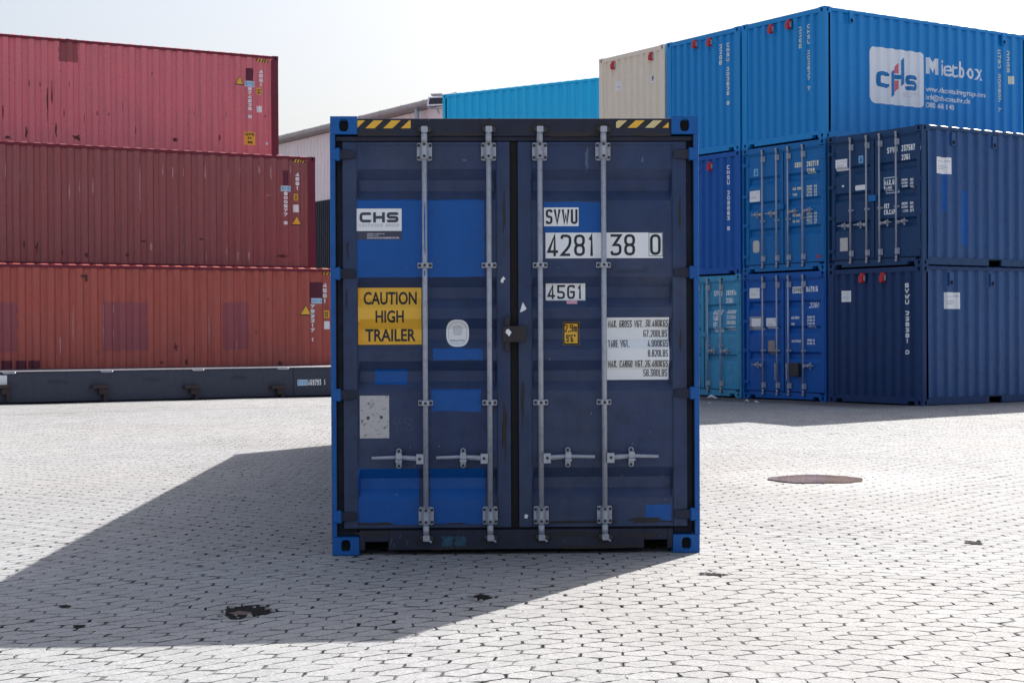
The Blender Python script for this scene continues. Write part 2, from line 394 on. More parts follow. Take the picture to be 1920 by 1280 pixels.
# ------------------------------------------------------------------ ground
def ground_z(x, y):
    t = min(1, max(0, (y - 21)/7)); t = t*t*(3-2*t)
    u = .020*noise.noise(Vector((x*.22, y*.16, 3.3))) + .008*noise.noise(Vector((x*.8, y*.6, 9.1)))
    k = 1.0
    if abs(x) < 2.2 and 9.5 < y < 24.5: k = .25
    return .090*t + u*k - .004
PAVE_L, PAVE_U = .195, .126
def ground_material():
    n = NT('concrete block paving')
    g = n.node('ShaderNodeNewGeometry'); P = g.outputs['Position']
    nv = n.node('ShaderNodeTexNoise'); n.put(nv.inputs['Vector'], P); nv.inputs['Scale'].default_value = 2.2; nv.inputs['Detail'].default_value = 2
    nf = n.node('ShaderNodeTexNoise'); n.put(nf.inputs['Vector'], P); nf.inputs['Scale'].default_value = 26; nf.inputs['Detail'].default_value = 4
    def vm(op, a, b):
        q = n.node('ShaderNodeVectorMath', operation=op); n.put(q.inputs[0], a); n.put(q.inputs[1], b); return q.outputs[0]
    j = vm('ADD', vm('MULTIPLY', vm('SUBTRACT', nv.outputs['Color'], (.5, .5, .5)), (.032, .032, 0)),
           vm('MULTIPLY', vm('SUBTRACT', nf.outputs['Color'], (.5, .5, .5)), (.022, .022, 0)))
    nw = n.node('ShaderNodeTexNoise'); n.put(nw.inputs['Vector'], P); nw.inputs['Scale'].default_value = .55; nw.inputs['Detail'].default_value = 1
    j = vm('ADD', j, vm('MULTIPLY', vm('SUBTRACT', nw.outputs['Color'], (.5, .5, .5)), (.35, .35, 0)))
    Q = vm('ADD', P, j)
    sp = n.node('ShaderNodeSeparateXYZ'); n.put(sp.inputs[0], Q); x, y = sp.outputs[0], sp.outputs[1]
    s0 = n.node('ShaderNodeSeparateXYZ'); n.put(s0.inputs[0], P)
    L, U, A = PAVE_L, PAVE_U, .022
    v = x                                                # courses swing gently across the yard
    xc = n.m('MAXIMUM', n.m('MINIMUM', x, 30.), -30.)
    bend = n.m('SUBTRACT', n.m('MULTIPLY', xc, .20), n.m('MULTIPLY', n.m('LOGARITHM', n.m('COSH', n.m('MULTIPLY', xc, .5)), math.e), .66))
    u = n.m('SUBTRACT', y, bend)
    tri = n.m('SUBTRACT', n.m('MULTIPLY', n.m('ABSOLUTE', n.m('SUBTRACT', n.m('FRACT', n.m('DIVIDE', v, L)), .5)), 4.), 1.)
    wv = n.m('MINIMUM', n.m('MAXIMUM', n.m('MULTIPLY', tri, 1.25), -1.), 1.)
    m = n.m('FLOOR', n.m('DIVIDE', u, U))
    sg = n.m('SUBTRACT', 1., n.m('MULTIPLY', n.m('FLOORED_MODULO', m, 2.), 2.))
    b = n.m('ADD', n.m('MULTIPLY', n.m('ADD', m, .5), U), n.m('MULTIPLY', n.m('MULTIPLY', sg, wv), A))
    du = n.m('SUBTRACT', u, b)
    col = n.m('ADD', m, n.m('GREATER_THAN', du, 0.))
    jv = n.m('SUBTRACT', n.m('DIVIDE', v, L), n.m('MULTIPLY', n.m('SUBTRACT', 1., n.m('FLOORED_MODULO', col, 2.)), .5))
    dv = n.m('MULTIPLY', n.m('ABSOLUTE', n.m('SUBTRACT', n.m('FRACT', n.m('ADD', jv, .5)), .5)), L)
    row = n.m('FLOOR', jv)
    du = n.m('ABSOLUTE', du)
    idv = n.node('ShaderNodeCombineXYZ'); n.put(idv.inputs[0], col); n.put(idv.inputs[1], row)
    wn = n.node('ShaderNodeTexWhiteNoise', noise_dimensions='2D'); n.put(wn.inputs['Vector'], idv.outputs[0])
    rnd = wn.outputs['Value']
    big = n.noise(P, .45, 4, .6); med = n.noise(P, 5., 3, .6); fine = n.noise(P, 70, 5, .75); wide = n.noise(P, .16, 3, .5)
    jn = n.noise(P, 8., 4, .65); wj = n.rng(jn, .40, .64, .0012, .0160); we = n.rng(n.noise(P, 6., 4, .65), .40, .68, .001, .017)
    fill = n.rng(big, .36, .55, .75, 1.)
    jm = n.m('MAXIMUM', n.rng(du, n.m('MULTIPLY', wj, .55), wj, 1., 0.), n.rng(dv, n.m('MULTIPLY', we, .55), we, 1., 0.))
    sc_ = n.node('ShaderNodeSeparateColor'); n.put(sc_.inputs[0], wn.outputs['Color'])
    hid = n.rng(sc_.outputs[1], .05, .5, .35, 1.)
    chip = n.m('MULTIPLY', n.rng(n.noise(P, 2.3, 5, .7), .60, .64), n.rng(n.m('MINIMUM', du, dv), .010, .026, 1., 0.))
    ju = n.m('MAXIMUM', n.m('MULTIPLY', n.m('MULTIPLY', jm, fill), hid), n.m('MULTIPLY', chip, .9))
    stone = n.mix(n.m('MULTIPLY', rnd, .5), (.375, .38, .392), (.265, .272, .284))
    stone = n.mix(n.rng(n.noise(P, .09, 4, .6), .46, .64, 0., .50), stone, (.21, .205, .205))
    stone = n.mix(n.rng(wide, .42, .65, 0., .35), stone, (.37, .34, .315))
    stone = n.mix(n.rng(fine, .44, .66, 0., .75), stone, (.15, .15, .153))
    stone = n.mix(n.rng(med, .55, .75, 0., .45), stone, (.20, .195, .195))
    stone = n.mix(n.rng(big, .52, .75, 0., .35), stone, (.21, .20, .20))
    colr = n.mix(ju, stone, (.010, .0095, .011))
    # grime that gathers along the foot of the stack on the right, and an expansion joint on the left
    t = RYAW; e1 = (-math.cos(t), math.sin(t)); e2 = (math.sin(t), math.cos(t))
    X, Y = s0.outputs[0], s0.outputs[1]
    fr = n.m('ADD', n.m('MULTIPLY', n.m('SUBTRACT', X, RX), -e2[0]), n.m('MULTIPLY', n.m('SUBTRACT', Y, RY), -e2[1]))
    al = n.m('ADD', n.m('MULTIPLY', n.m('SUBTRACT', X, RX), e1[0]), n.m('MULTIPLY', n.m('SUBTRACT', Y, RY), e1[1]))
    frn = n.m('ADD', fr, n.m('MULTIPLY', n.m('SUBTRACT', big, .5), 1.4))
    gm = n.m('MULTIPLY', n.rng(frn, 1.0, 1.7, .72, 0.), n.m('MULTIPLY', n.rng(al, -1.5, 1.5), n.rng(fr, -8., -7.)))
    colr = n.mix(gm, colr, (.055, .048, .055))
    lt = LYAW; d1 = (-math.sin(lt), math.cos(lt)); lc = (d1[0]*(-9.2) + d1[1]*28.0)
    ld = n.m('ABSOLUTE', n.m('SUBTRACT', n.m('ADD', n.m('MULTIPLY', X, d1[0]), n.m('MULTIPLY', Y, d1[1])), lc))
    ldn = n.m('ADD', ld, n.m('MULTIPLY', med, .10))
    colr = n.mix(n.m('MULTIPLY', n.rng(ldn, .07, .11, .8, 0.), n.rng(X, -3.5, -2.5, 1., 0.)), colr, (.06, .055, .055))
    # damp ring around the puddle
    px, py = PUDDLE
    dd = n.m('SQRT', n.m('ADD', n.m('POWER', n.m('DIVIDE', n.m('SUBTRACT', X, px), 1.35), 2.), n.m('POWER', n.m('DIVIDE', n.m('SUBTRACT', Y, py), 1.6), 2.)))
    wet = n.rng(n.m('ADD', dd, n.m('MULTIPLY', n.m('SUBTRACT', med, .5), .9)), .5, 1., 1., 0.)
    rough = n.m('SUBTRACT', n.rng(fine, .3, .7, .72, .92), n.m('MULTIPLY', wet, .22))
    h = n.m('ADD', n.m('MULTIPLY', jm, -.006), n.m('ADD', n.m('MULTIPLY', rnd, .004), n.m('MULTIPLY', fine, .0035)))
    h = n.m('ADD', h, n.m('MULTIPLY', n.noise(P, 11, 2, .5), .010))
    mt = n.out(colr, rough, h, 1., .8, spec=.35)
    n.put(n.b.inputs['Specular IOR Level'], n.m('MULTIPLY', n.m('SUBTRACT', 1., jm), .33))
    return mt
RX, RY, RYAW, RZ = 7.5457, 30.0085, .98613, .0797
LX, LY, LYAW, LZ = -4.914, 41.008, .51325, .0996
def on_ground(px, py):
    d = ray(px, py); t = 10
    for _ in range(30):
        q = d*t; t = (ground_z(q.x, q.y) - CAM_H)/d.z
    q = d*t; return q.x, q.y
PUDDLE = on_ground(1530, 899)
def axis(lo, hi, fine_lo, fine_hi, st):
    a = []; q = fine_lo
    while q <= fine_hi: a.append(q); q += st
    q, s = fine_hi, st
    while q < hi: s *= 1.35; q += s; a.append(q)
    q, s = fine_lo, st; pre = []
    while q > lo: s *= 1.35; q -= s; pre.append(q)
    return pre[::-1] + a
xs = axis(-600, 600, -12, 14, .25); ys = axis(-60, 1500, 4, 34, .25)
g = MB(); nx = len(xs)
g.v = [(x, y, ground_z(x, y)) for y in ys for x in xs]
g.f = [(j*nx+i, j*nx+i+1, (j+1)*nx+i+1, (j+1)*nx+i) for j in range(len(ys)-1) for i in range(nx-1)]; g.mi = [0]*len(g.f)
gr = g.build('ground', ground_material(), smooth=True); gr['kind'] = 'structure'

# ------------------------------------------------------------------ container kit
def dent(x, y, z, seed):
    return .010*noise.noise(Vector((x*.7 + seed, y*.7, z*.8 + seed))) + .004*noise.noise(Vector((x*2.1, y*2.1 + seed, z*1.7)))
def corrugation(lo, hi, pitch, depth):
    """break points and relief of a trapezoid sheet between lo and hi"""
    n = max(1, round((hi-lo)/pitch)); p = (hi-lo)/n; pts = [(lo, 0.)]
    for k in range(n):
        b = lo + k*p
        pts += [(b + .20*p, 0.), (b + .34*p, -depth), (b + .68*p, -depth), (b + .82*p, 0.)]
    pts.append((hi, 0.))
    xs_ = [q[0] for q in pts]
    def f(a, pts=pts):
        if a <= lo or a >= hi: return 0.
        k = int((a-lo)/p); r = (a - lo - k*p)/p
        if r < .20 or r > .82: return 0.
        if r < .34: return -depth*(r-.20)/.14
        if r < .68: return -depth
        return -depth*(.82-r)/.14
    return xs_, f
CAST = {}
def casting_mesh(sx, sy, sz, mat):
    key = (sx, sy, sz, mat.name)
    if key in CAST: return CAST[key]
    mb = MB(); a, b, c = .178, .162, .118               # x, y, z; outer corner at the origin, body towards +x +y +z before flipping
    def face(fn, w, h, hw, hh, depth=.028):
        n = 20; ring = []; ov = []
        for k in range(n):
            t = 2*PI*(k+.5)/n; cx, cz = math.cos(t), math.sin(t)
            m = max(abs(cx)/(w/2), abs(cz)/(h/2)); ring.append((w/2 + cx/m, h/2 + cz/m))
            e = (abs(cx)**3 + abs(cz)**3)**(1/3)
            ov.append((w/2 + hw*cx/e, h/2 + hh*cz/e))
        V = [fn(u, v, 0) for u, v in ring] + [fn(u, v, 0) for u, v in ov] + [fn(u, v, depth) for u, v in ov]
        Fs = [(k, (k+1) % n, n+(k+1) % n, n+k) for k in range(n)] + [(n+k, n+(k+1) % n, 2*n+(k+1) % n, 2*n+k) for k in range(n)]
        mb.add(V, Fs, 0); mb.add([fn(u, v, depth) for u, v in ov], [tuple(range(n))], 1)
        # corners of the face beyond the ring
        for qx, qz in ((0, 0), (w, 0), (w, h), (0, h)):
            near = sorted(range(n), key=lambda k: (ring[k][0]-qx)**2 + (ring[k][1]-qz)**2)[:2]
            mb.add([fn(qx, qz, 0), fn(*ring[near[0]], 0), fn(*ring[near[1]], 0)], [(0, 1, 2)], 0)
    face(lambda u, v, d: (u, d, v), a, c, .030, .040)
    face(lambda u, v, d: (d, u, v), b, c, .026, .040)
    face(lambda u, v, d: (u, v, d), a, b, .032, .060)
    mb.add([(a, 0, 0), (a, b, 0), (a, b, c), (a, 0, c)], [(0, 1, 2, 3)], 0)
    mb.add([(0, b, 0), (a, b, 0), (a, b, c), (0, b, c)], [(0, 1, 2, 3)], 0)
    mb.add([(0, 0, c), (a, 0, c), (a, b, c), (0, b, c)], [(0, 1, 2, 3)], 0)
    mb.v = [(x*sx, y*sy, z*sz) for x, y, z in mb.v]
    me = mb.mesh('corner_casting', [mat, M['hole']])
    bm = bmesh.new(); bm.from_mesh(me); bmesh.ops.remove_doubles(bm, verts=bm.verts, dist=1e-5); bmesh.ops.recalc_face_normals(bm, faces=bm.faces); bm.to_mesh(me); bm.free()
    CAST[key] = me; return me

class Box:
    """a shipping container: local x across, y from the front end to the back, z up"""
    def __init__(s, label, loc, rz, L, H, paintm, side=None, post=None, rear='blank', front='doors', casting=None,
                 group=None, pitch=.28, seed=0., lowdetail=False, bright_posts=False, pockets=True, plen=.10):
        s.root = thing('shipping_container', label, 'shipping container', loc, rz, group)
        s.L, s.H, s.m, s.seed = L, H, paintm, seed
        s.side_m = side or paintm; s.post_m = post or paintm; W = 1.219
        cm = casting or s.post_m
        for sx in (-1, 1):
            for y, sy in ((0, 1), (L, -1)):
                for z, sz in ((0, 1), (H, -1)):
                    o = place(casting_mesh(-sx, sy, sz, cm), 'corner_casting', s.root, .006 if bright_posts else 0.)
                    o.location = (sx*W, y, z)
        f = MB(); e = .004
        for sx in (-1, 1):
            # end posts: strip flush with the outside, plus the inner channel
            for y0, y1, yc0, yc1 in ((e, plen, .085, .17), (L-plen, L-e, L-.17, L-.085)):
                pw = .034 if (front == 'doors' and y0 < 1) else .16
                x0, x1 = sorted((sx*(W-.003), sx*(W-pw)))
                f.box(x0, x1, y0, y1, .117, H-.117)
                x0, x1 = sorted((sx*(W-pw), sx*(W-.165)))
                if pw < .1: f.box(x0, x1, yc0, yc1, .12, H-.12)
            # top and bottom side rails
            x0, x1 = sorted((sx*(W-.006), sx*(W-.066)))
            f.box(x0, x1, .16, L-.16, H-.075, H-.012)
            x0, x1 = sorted((sx*(W-.006), sx*(W-.05)))
            gaps = [(L/2-1.21, L/2-.85), (L/2+.85, L/2+1.21)] if (L < 7 and pockets) else []
            cur = .16
            for a, b in gaps: f.box(x0, x1, cur, a, .022, .160); f.box(x0, x1, a, b, .140, .160); cur = b
            f.box(x0, x1, cur, L-.16, .022, .160)
        for y0, y1, kind in ((.008, .11, front), (L-.11, L-.008, rear)):
            if kind == 'doors':
                f.box(-W+.178, W-.178, y0, y1, H-.130, H-.014)
                f.box(-W+.034, W-.034, y0+.02, y1+.03, H-.160, H-.130) if y0 < 1 else None
            else:
                f.box(-W+.16, W-.16, y0, y1, H-.105, H-.010)
            b0 = .030
            for a, b, z0 in ((-W+.178, -W+.215, b0), (-W+.215, -W+.37, .085), (-W+.37, W-.37, b0), (W-.37, W-.215, .085), (W-.215, W-.178, b0)):
                f.box(a, b, y0, y1, z0, .158)
        s.frame = f.build('frame', s.post_m, s.root, .004 if bright_posts else 0.)
        fl = MB(); fl.box(-W+.06, W-.06, .12, L-.12, .125, .165); fl.box(-W+.07, W-.07, .30, .34, .03, .124); fl.box(-W+.07, W-.07, L-.34, L-.30, .03, .124); fl.build('floor', M['hole'], s.root)  # floor and added boxes painted near-black, so the sill cutouts look shaded
        # side walls
        s.surf = {}
        for face, sx in (('left', -1), ('right', 1)):
            lo, hi = (.165, L-.165)
            bp, pr = corrugation(lo, hi, pitch, .046)
            if face == 'left':
                bps = [-q for q in bp]
                prof = lambda a, z, pr=pr: pr(-a) + dent(-1, a, z, s.seed)
            else:
                bps = bp; prof = lambda a, z, pr=pr: pr(a) + dent(1, a, z, s.seed)
            zs = [.150, .55, 1.0, 1.45, 1.9, 2.3, H-.06] if not lowdetail else [.150, H*.5, H-.06]
            su = Surf(s.root, face, W-.014, prof, sorted(bps), zs)
            s.surf[face] = su
            mb = MB(); nn = len(bps)
            for z in zs: mb.v += [su.pt(a, z, 0) for a in sorted(bps)]
            mb.f = [(j*nn+i, j*nn+i+1, (j+1)*nn+i+1, (j+1)*nn+i) for j in range(len(zs)-1) for i in range(nn-1)]
            mb.mi = [0]*len(mb.f)
            mb.build('side_wall', s.side_m, s.root)
        # roof: cross corrugation with sloping ends
        mb = MB(); n = round((L-.3)/.30); p = (L-.3)/n
        for k in range(n):
            y = .15 + k*p
            for (a, b, z0, z1) in ((0, .25, 0, 0), (.25, .40, 0, 1), (.40, .85, 1, 1), (.85, 1., 1, 0)):
                ya, yb = y + a*p, y + b*p; rise = .028; zb_ = H-.016
                X = [-W+.008, -W+.075, W-.075, W-.008]
                V = []
                for yy, zz in ((ya, z0), (yb, z1)):
                    V += [(X[0], yy, zb_), (X[1], yy, zb_ + rise*zz), (X[2], yy, zb_ + rise*zz), (X[3], yy, zb_)]
                mb.add(V, [(i, i+1, i+5, i+4) for i in range(3)])
        mb.box(-W+.17, W-.17, .10, .155, H-.05, H-.016); mb.box(-W+.17, W-.17, L-.155, L-.10, H-.05, H-.016)
        mb.build('roof', s.side_m, s.root)
        if front == 'blank': s.blank(0)
        if rear == 'blank': s.blank(1)
        s.doors = []
    def blank(s, back):
        W = 1.219; bp, pr = corrugation(-W+.16, W-.16, .245, .050); H = s.H
        prof = lambda a, z: pr(a) + dent(a, 0, z, s.seed + 5)
        zs = [.155, .8, 1.4, 2.0, H-.10]; su = Surf(s.root, 'front', .018, prof, bp, zs)
        if not back: s.surf['front'] = su
        mb = MB(); nn = len(bp)
        for z in zs:
            for a in bp:
                q = su.pt(a, z, 0); mb.v.append(q if not back else (-q[0], s.L - q[1], q[2]))
        mb.f = [(j*nn+i, j*nn+i+1, (j+1)*nn+i+1, (j+1)*nn+i) for j in range(len(zs)-1) for i in range(nn-1)]; mb.mi = [0]*len(mb.f)
        mb.build('end_wall', s.m, s.root)
    # -------------------------------------------------- door end
    def door_end(s, grooves, rods, handle_z, rod_z, brackets, guides, hinge_z, split=(-.018, .018), edge=1.142, z0=.178, z1=None,
                 gdepth=.050, hinge_m=None, lug_m=None, fine=True, handles=(0, 1, 2, 3), door_m=None, open_handles=(), hl=.30):
        H = s.H; z1 = z1 or H-.165; dm = door_m or s.m; hinge_m = hinge_m or dm; lug_m = lug_m or s.post_m
        # rubber seal in the gaps
        gk = MB(); W = 1.219
        gk.box(-W+.036, W-.036, .125, .132, .16, H-.132)
        gk.box(split[0]+.003, split[1]-.003, .046, .074, z0, z1)
        gk.box(-edge, edge, .048, .074, z1+.003, H-.133); gk.box(-edge, edge, .048, .074, .160, z0-.003)
        gk.build('gasket', M['gasket'], s.root)
        zb = sorted(q for g_ in grooves for q in (g_[0], g_[1], g_[2], g_[3]))
        s.panels = []
        for side in (-1, 1):
            xo, xi = (-edge, split[0]) if side < 0 else (split[1], edge)
            fl_o, fl_i = .092, .088
            p0, p1 = (xo+fl_o, xi-fl_i) if side < 0 else (xo+fl_i, xi-fl_o)
            def relief(a, z, p0=p0, p1=p1):
                gz = 0.
                for b0, b1, b2, b3 in grooves:
                    if b0 < z < b3:
                        gz = (z-b0)/(b1-b0) if z < b1 else (1. if z < b2 else (b3-z)/(b3-b2))
                gx = min(1., max(0., (a-p0-.002)/.013), max(0., (p1-.002-a)/.013))
                return -.010 - gdepth*min(gz, gx) + .3*dent(a, 2, z, s.seed)
            su = Surf(s.root, 'front', .034, relief, [p0+.002, p0+.015, p1-.015, p1-.002], zb)
            cols = sorted([p0, p0+.002, p0+.015, (p0+p1)/2, p1-.015, p1-.002, p1]); rows = [z0+.02] + zb + [z1-.02]
            r2 = []
            for i in range(len(rows)-1):
                k = max(1, int((rows[i+1]-rows[i])/.35)); r2 += [rows[i] + (rows[i+1]-rows[i])*q/k for q in range(k)]
            rows = r2 + [rows[-1]]
            mb = MB(); nn = len(cols)
            mb.v = [su.pt(a, z, 0) for z in rows for a in cols]
            mb.f = [(j*nn+i, j*nn+i+1, (j+1)*nn+i+1, (j+1)*nn+i) for j in range(len(rows)-1) for i in range(nn-1)]; mb.mi = [0]*len(mb.f)
            yf = .034
            lx, rx = p0, p1
            mb.box(xo, lx, yf, yf+.038, z0, z1); mb.box(rx, xi, yf, yf+.038, z0, z1)
            mb.box(lx, rx, yf+.004, yf+.038, z0, z0+.021); mb.box(lx, rx, yf+.004, yf+.038, z1-.021, z1)
            d = mb.build('door', dm, s.root, .004 if fine else 0.)
            s.doors.append(d); s.panels.append(su)
            # hinges
            for z in hinge_z:
                h = MB(); sx = side
                blade = [(sx*1.178, z-.034), (sx*1.065, z-.026), (sx*1.055, z-.018), (sx*1.055, z+.018), (sx*1.065, z+.026), (sx*1.178, z+.034)]
                if sx < 0: blade = blade[::-1]; blade = blade[::-1] if sum(0 for _ in ()) else blade
                area = sum(blade[i][0]*blade[(i+1) % 6][1] - blade[(i+1) % 6][0]*blade[i][1] for i in range(6))
                if area < 0: blade = blade[::-1]
                h.prism(blade, .012, .033, 0)
                h.box(*sorted((sx*1.212, sx*1.165)), -.004, .030, z-.036, z+.036, 1)
                h.tube((sx*1.172, .010, z-.042), (sx*1.172, .010, z+.042), .016, n=10, mi=1)
                h.build('hinge', [hinge_m, lug_m], d, .003 if fine else 0.)
        # locking gear
        rb, rt = rod_z; yr = -.018
        for i, xr in enumerate(rods):
            d = s.doors[0 if i < 2 else 1]; sgn = -1 if i < 2 else 1
            r = MB()
            r.tube((xr, yr, rb), (xr, yr, rt), .0175, n=14)
            for z in (rb+.055, rt-.055): r.tube((xr, yr, z-.03), (xr, yr, z+.03), .0145 if False else .0205, n=12)
            r.build('locking_rod', M['galv'], d, 0, True)
            for z, up in ((rt, 1), (rb, -1)):
                k = MB()
                k.prism(rrect(xr-.020, xr+.024, z-.018, z+.022, .006, 2), -.036, -.002, 0)
                k.tube((xr-.026, -.020, z+.005), (xr-.026, .012, z+.005), .015, n=8, mi=1)
                k.tube((xr+.032, -.020, z), (xr+.032, .012, z), .018, n=8, mi=1)
                k.box(xr-.03, xr+.034, -.006, .011, z-.016, z+.016, 1)
                if fine and up < 0: k.tube((xr, -.028, z-.004), (xr+.038, -.030, z-.024), .007, n=6, mi=0)
                k.build('rod_cam', [M['galv'], M['grease']], d, .002 if fine else 0.)
            def bolts(mb, pts, y):
                for bx, bz in pts: mb.tube((bx, y-.006, bz), (bx, y+.002, bz), .0105, n=8, mi=1)
            for z in brackets:
                k = MB()
                k.prism(rrect(xr-.050, xr+.050, z-.060, z+.060, .014, 3), .014, .026, 0)
                hump = []
                nseg = 8
                P0, P1 = [], []
                for q in range(nseg+1):
                    t = PI*q/nseg; P0.append((xr - .030*math.cos(t), .014 - .058*math.sin(t)))
                V = [(x_, y_, z-.052) for x_, y_ in P0] + [(x_, y_, z+.052) for x_, y_ in P0]
                k.add(V, [(q, q+1, nseg+2+q, nseg+1+q) for q in range(nseg)] + [tuple(range(nseg, -1, -1)), tuple(range(nseg+1, 2*nseg+2))], 0)
                if fine: bolts(k, [(xr+a, z+b) for a in (-.039, .039) for b in (-.040, .040)], .014); bolts(k, [(xr, z+.043), (xr, z-.035)], -.044)
                k.build('rod_bracket', [M['galv'], M['bolt']], d, .003 if fine else 0.)
            for z in guides:
                k = MB()
                k.prism(rrect(xr-.049, xr+.049, z-.019, z+.019, .008, 3), .012, .026, 0)
                k.box(xr-.024, xr+.024, -.044, .012, z-.0175, z+.0175, 0)
                if fine: bolts(k, [(xr-.036, z), (xr+.036, z)], .012); bolts(k, [(xr, z)], -.044)
                k.build('rod_guide', [M['galv'], M['bolt']], d, .004 if fine else 0.)
            if i in handles:
                z = handle_z[i] if isinstance(handle_z, (list, tuple)) else handle_z
                k = MB(); a, b = sorted((xr + sgn*.014, xr + sgn*.062))
                k.box(a, b, -.046, .006, z-.034, z+.030, 0)
                if fine: k.tube((xr+sgn*.040, -.050, z), (xr+sgn*.040, -.044, z), .010, n=8, mi=1)
                ox = xr + sgn*.055
                k.path([(ox, -.022, z), (ox+sgn*.08, -.024, z+.006), (ox+sgn*.13, -.030, z+.010), (ox+sgn*hl, -.040, z+.006)], [.018, .0155, .0125, .010], 8, 0)
                k.build('door_handle', [M['galv'], M['bolt']], d, 0)
                k = MB(); hx = xr + sgn*.178
                k.prism(rrect(hx-.018, hx+.018, z-.066, z+.066, .017, 4), .004, .022, 0)
                k.prism(rrect(hx-.020, hx+.020, z-.004, z+.040, .008, 3), -.054, .004, 0)
                k.box(hx-.022, hx+.022, -.060, -.030, z-.022, z-.006, 0)
                if fine: bolts(k, [(hx, z+.050), (hx, z-.050)], .004)
                k.build('handle_retainer', [M['galv'], M['bolt']], d, .003 if fine else 0.)

# ------------------------------------------------------------------ the container in front
MAINW = dict(loc=(.02439, 10.823, 0.), rz=.030)
main = Box('dark navy container standing alone in front, with yellow caution sign on its closed doors',
           MAINW['loc'], MAINW['rz'], 12.192, 2.896, M['navy'], post=M['navy_dirty'], casting=M['post_blue'], bright_posts=True, seed=1.3, pitch=.30)
tmp = Surf(main.root, 'front', .034, lambda a, z: 0.)
zpx = lambda y, x=964: tmp.px(x, y)[1]
xpx = lambda x, y=620: tmp.px(x, y)[0]
gro = []
for t_, b_ in ((317, 376), (519, 577), (597, 655), (676, 733), (877, 934)):
    z_t, z_b = zpx(t_), zpx(b_); q = (z_t-z_b)
    gro.append((z_b, z_b + q*.32, z_t - q*.33, z_t))
gro.sort()
main.door_end(gro, [xpx(797.5), xpx(917.5), xpx(1013), xpx(1131.5)], zpx(857), (zpx(1006), zpx(245)), [zpx(285), zpx(965)], [zpx(497.5), zpx(754)],
              [zpx(290), zpx(512), zpx(738), zpx(965)], split=(xpx(957), xpx(972)), z0=zpx(988), z1=zpx(266), hinge_m=M['navy_dirty'], lug_m=M['post_blue'])
dl, dr = main.doors; sl, sr = main.panels
# bright blue outer faces of the two front posts
for sx, (lo_, hi_) in ((-1, (.119, 2.777)), (1, (.119, 2.777))):
    b = MB(); x0, x1 = sorted((sx*1.2215, sx*1.188)); b.box(x0, x1, .000, .098, lo_, hi_)
    b.build('post_face', M['post_blue'], main.root, .004)
# paint patches
def patch(surf, parent, x0, y0, x1, y1, mat=M['patch_blue'], jag=.004, off=.0015):
    a, b, c, d = surf.rect(x0, y0, x1, y1)
    Decal(surf).rect(a, b, c, d, 0, off, jag=jag).build('paint_patch', mat, parent)
patch(sl, dl, 667, 374, 934-26, 519)
for q in ((812, 653, 905, 675), (702, 692, 764, 721), (808, 730, 902, 771), (668, 878, 785, 984), (806, 878, 910, 984)): patch(sl, dl, *q)
for q in ((1020, 378, 1126, 438), (1211, 945, 1259, 979)): patch(sr, dr, *q)
def plate(surf, parent, name, x0, y0, x1, y1, base, mats, draw, off=.003, label=None):
    a, b, c, d = surf.rect(x0, y0, x1, y1)
    D = Decal(surf); D.rect(a, b, c, d, 0, off)
    draw(D, a, b, c, d)
    o = D.build(name, [base] + mats, parent)
    if label: o['label'] = label
    return o
def px_text(D, txt, x0, y0, x1, y1, th, mi=1, off=.0045, gapk=.3):
    a, b, c, d = D.s.rect(x0, y0, x1, y1); D.text(txt, a, b, c, d-c, th, mi, off, gapk)
# caution sign
def dr_caution(D, a, b, c, d):
    
    for t_, x0, y0, x1, y1 in (('CAUTION', 681, 546, 781, 570), ('HIGH', 704, 581, 757, 604), ('TRAILER', 684, 616, 779, 639)):
        p, q, r, u = D.s.rect(x0, y0, x1, y1); D.font(t_, p, q, r, u-r, 1, .0045, .022)

plate(sl, dl, 'caution_sign', 671, 539, 790, 646, M['yellow'], [M['ink']], dr_caution)
# company sticker
def dr_chs(D, a, b, c, d):
    px_text(D, 'CHS', 674, 398, 747, 417, .0185, gapk=.16)
    px_text(D, 'CONTAINER GROUP', 674, 420, 748, 425, .0022, 2, gapk=.55)
plate(sl, dl, 'company_sticker', 668, 391, 753, 433, M['white'], [M['slate'], M['grey_print']], dr_chs)
def dr_strip(D, a, b, c, d):
    aa, bb, cc, dd = D.s.rect(688, 436, 721, 439.5); D.font('info@chs-container.de', aa, bb, cc, (dd-cc)*.8, 1, .0045)
    aa, bb, cc, dd = D.s.rect(688, 440, 709, 443); D.font('0800 664 14 83', aa, bb, cc, (dd-cc)*.8, 1, .0045)
    aa, bb, cc, dd = D.s.rect(688, 444.2, 748, 447.5); D.font('WWW.CHS-CONTAINERGROUP.COM', aa, bb, cc, (dd-cc), 1, .0045, .012)
plate(sl, dl, 'contact_sticker', 669, 433, 753, 449, M['slate'], [M['white']], dr_strip)
# identification plates
plate(sr, dr, 'number_plate', 1020, 389, 1085, 424, M['white'], [M['ink']], lambda D, a, b, c, d: px_text(D, 'SVWU', 1023.5, 392.5, 1083, 420, .0145, gapk=.2))
def dr_num(D, a, b, c, d):
    px_text(D, '4281', 1026, 439.5, 1117, 480, .0175, gapk=.24); px_text(D, '38', 1145, 439, 1191, 479, .0175, gapk=.24); px_text(D, '0', 1219, 439, 1239, 478, .0175)
    x0_, x1_, z0_, z1_ = D.s.rect(1217, 436.5, 1242, 480); D.stroke([(x0_, z0_), (x1_, z0_), (x1_, z1_), (x0_, z1_)], .003, 1, .0046, True)
plate(sr, dr, 'number_plate', 1023, 436, 1243, 484, M['white'], [M['ink']], dr_num)
plate(sr, dr, 'number_plate', 1024, 531, 1098.5, 563, M['white'], [M['ink']], lambda D, a, b, c, d: px_text(D, '45G1', 1027, 534, 1094, 560, .0130, gapk=.28))
plate(sr, dr, 'tape', 1063, 562.5, 1083, 569.5, M['pink'], [], lambda *q: None, .0055)
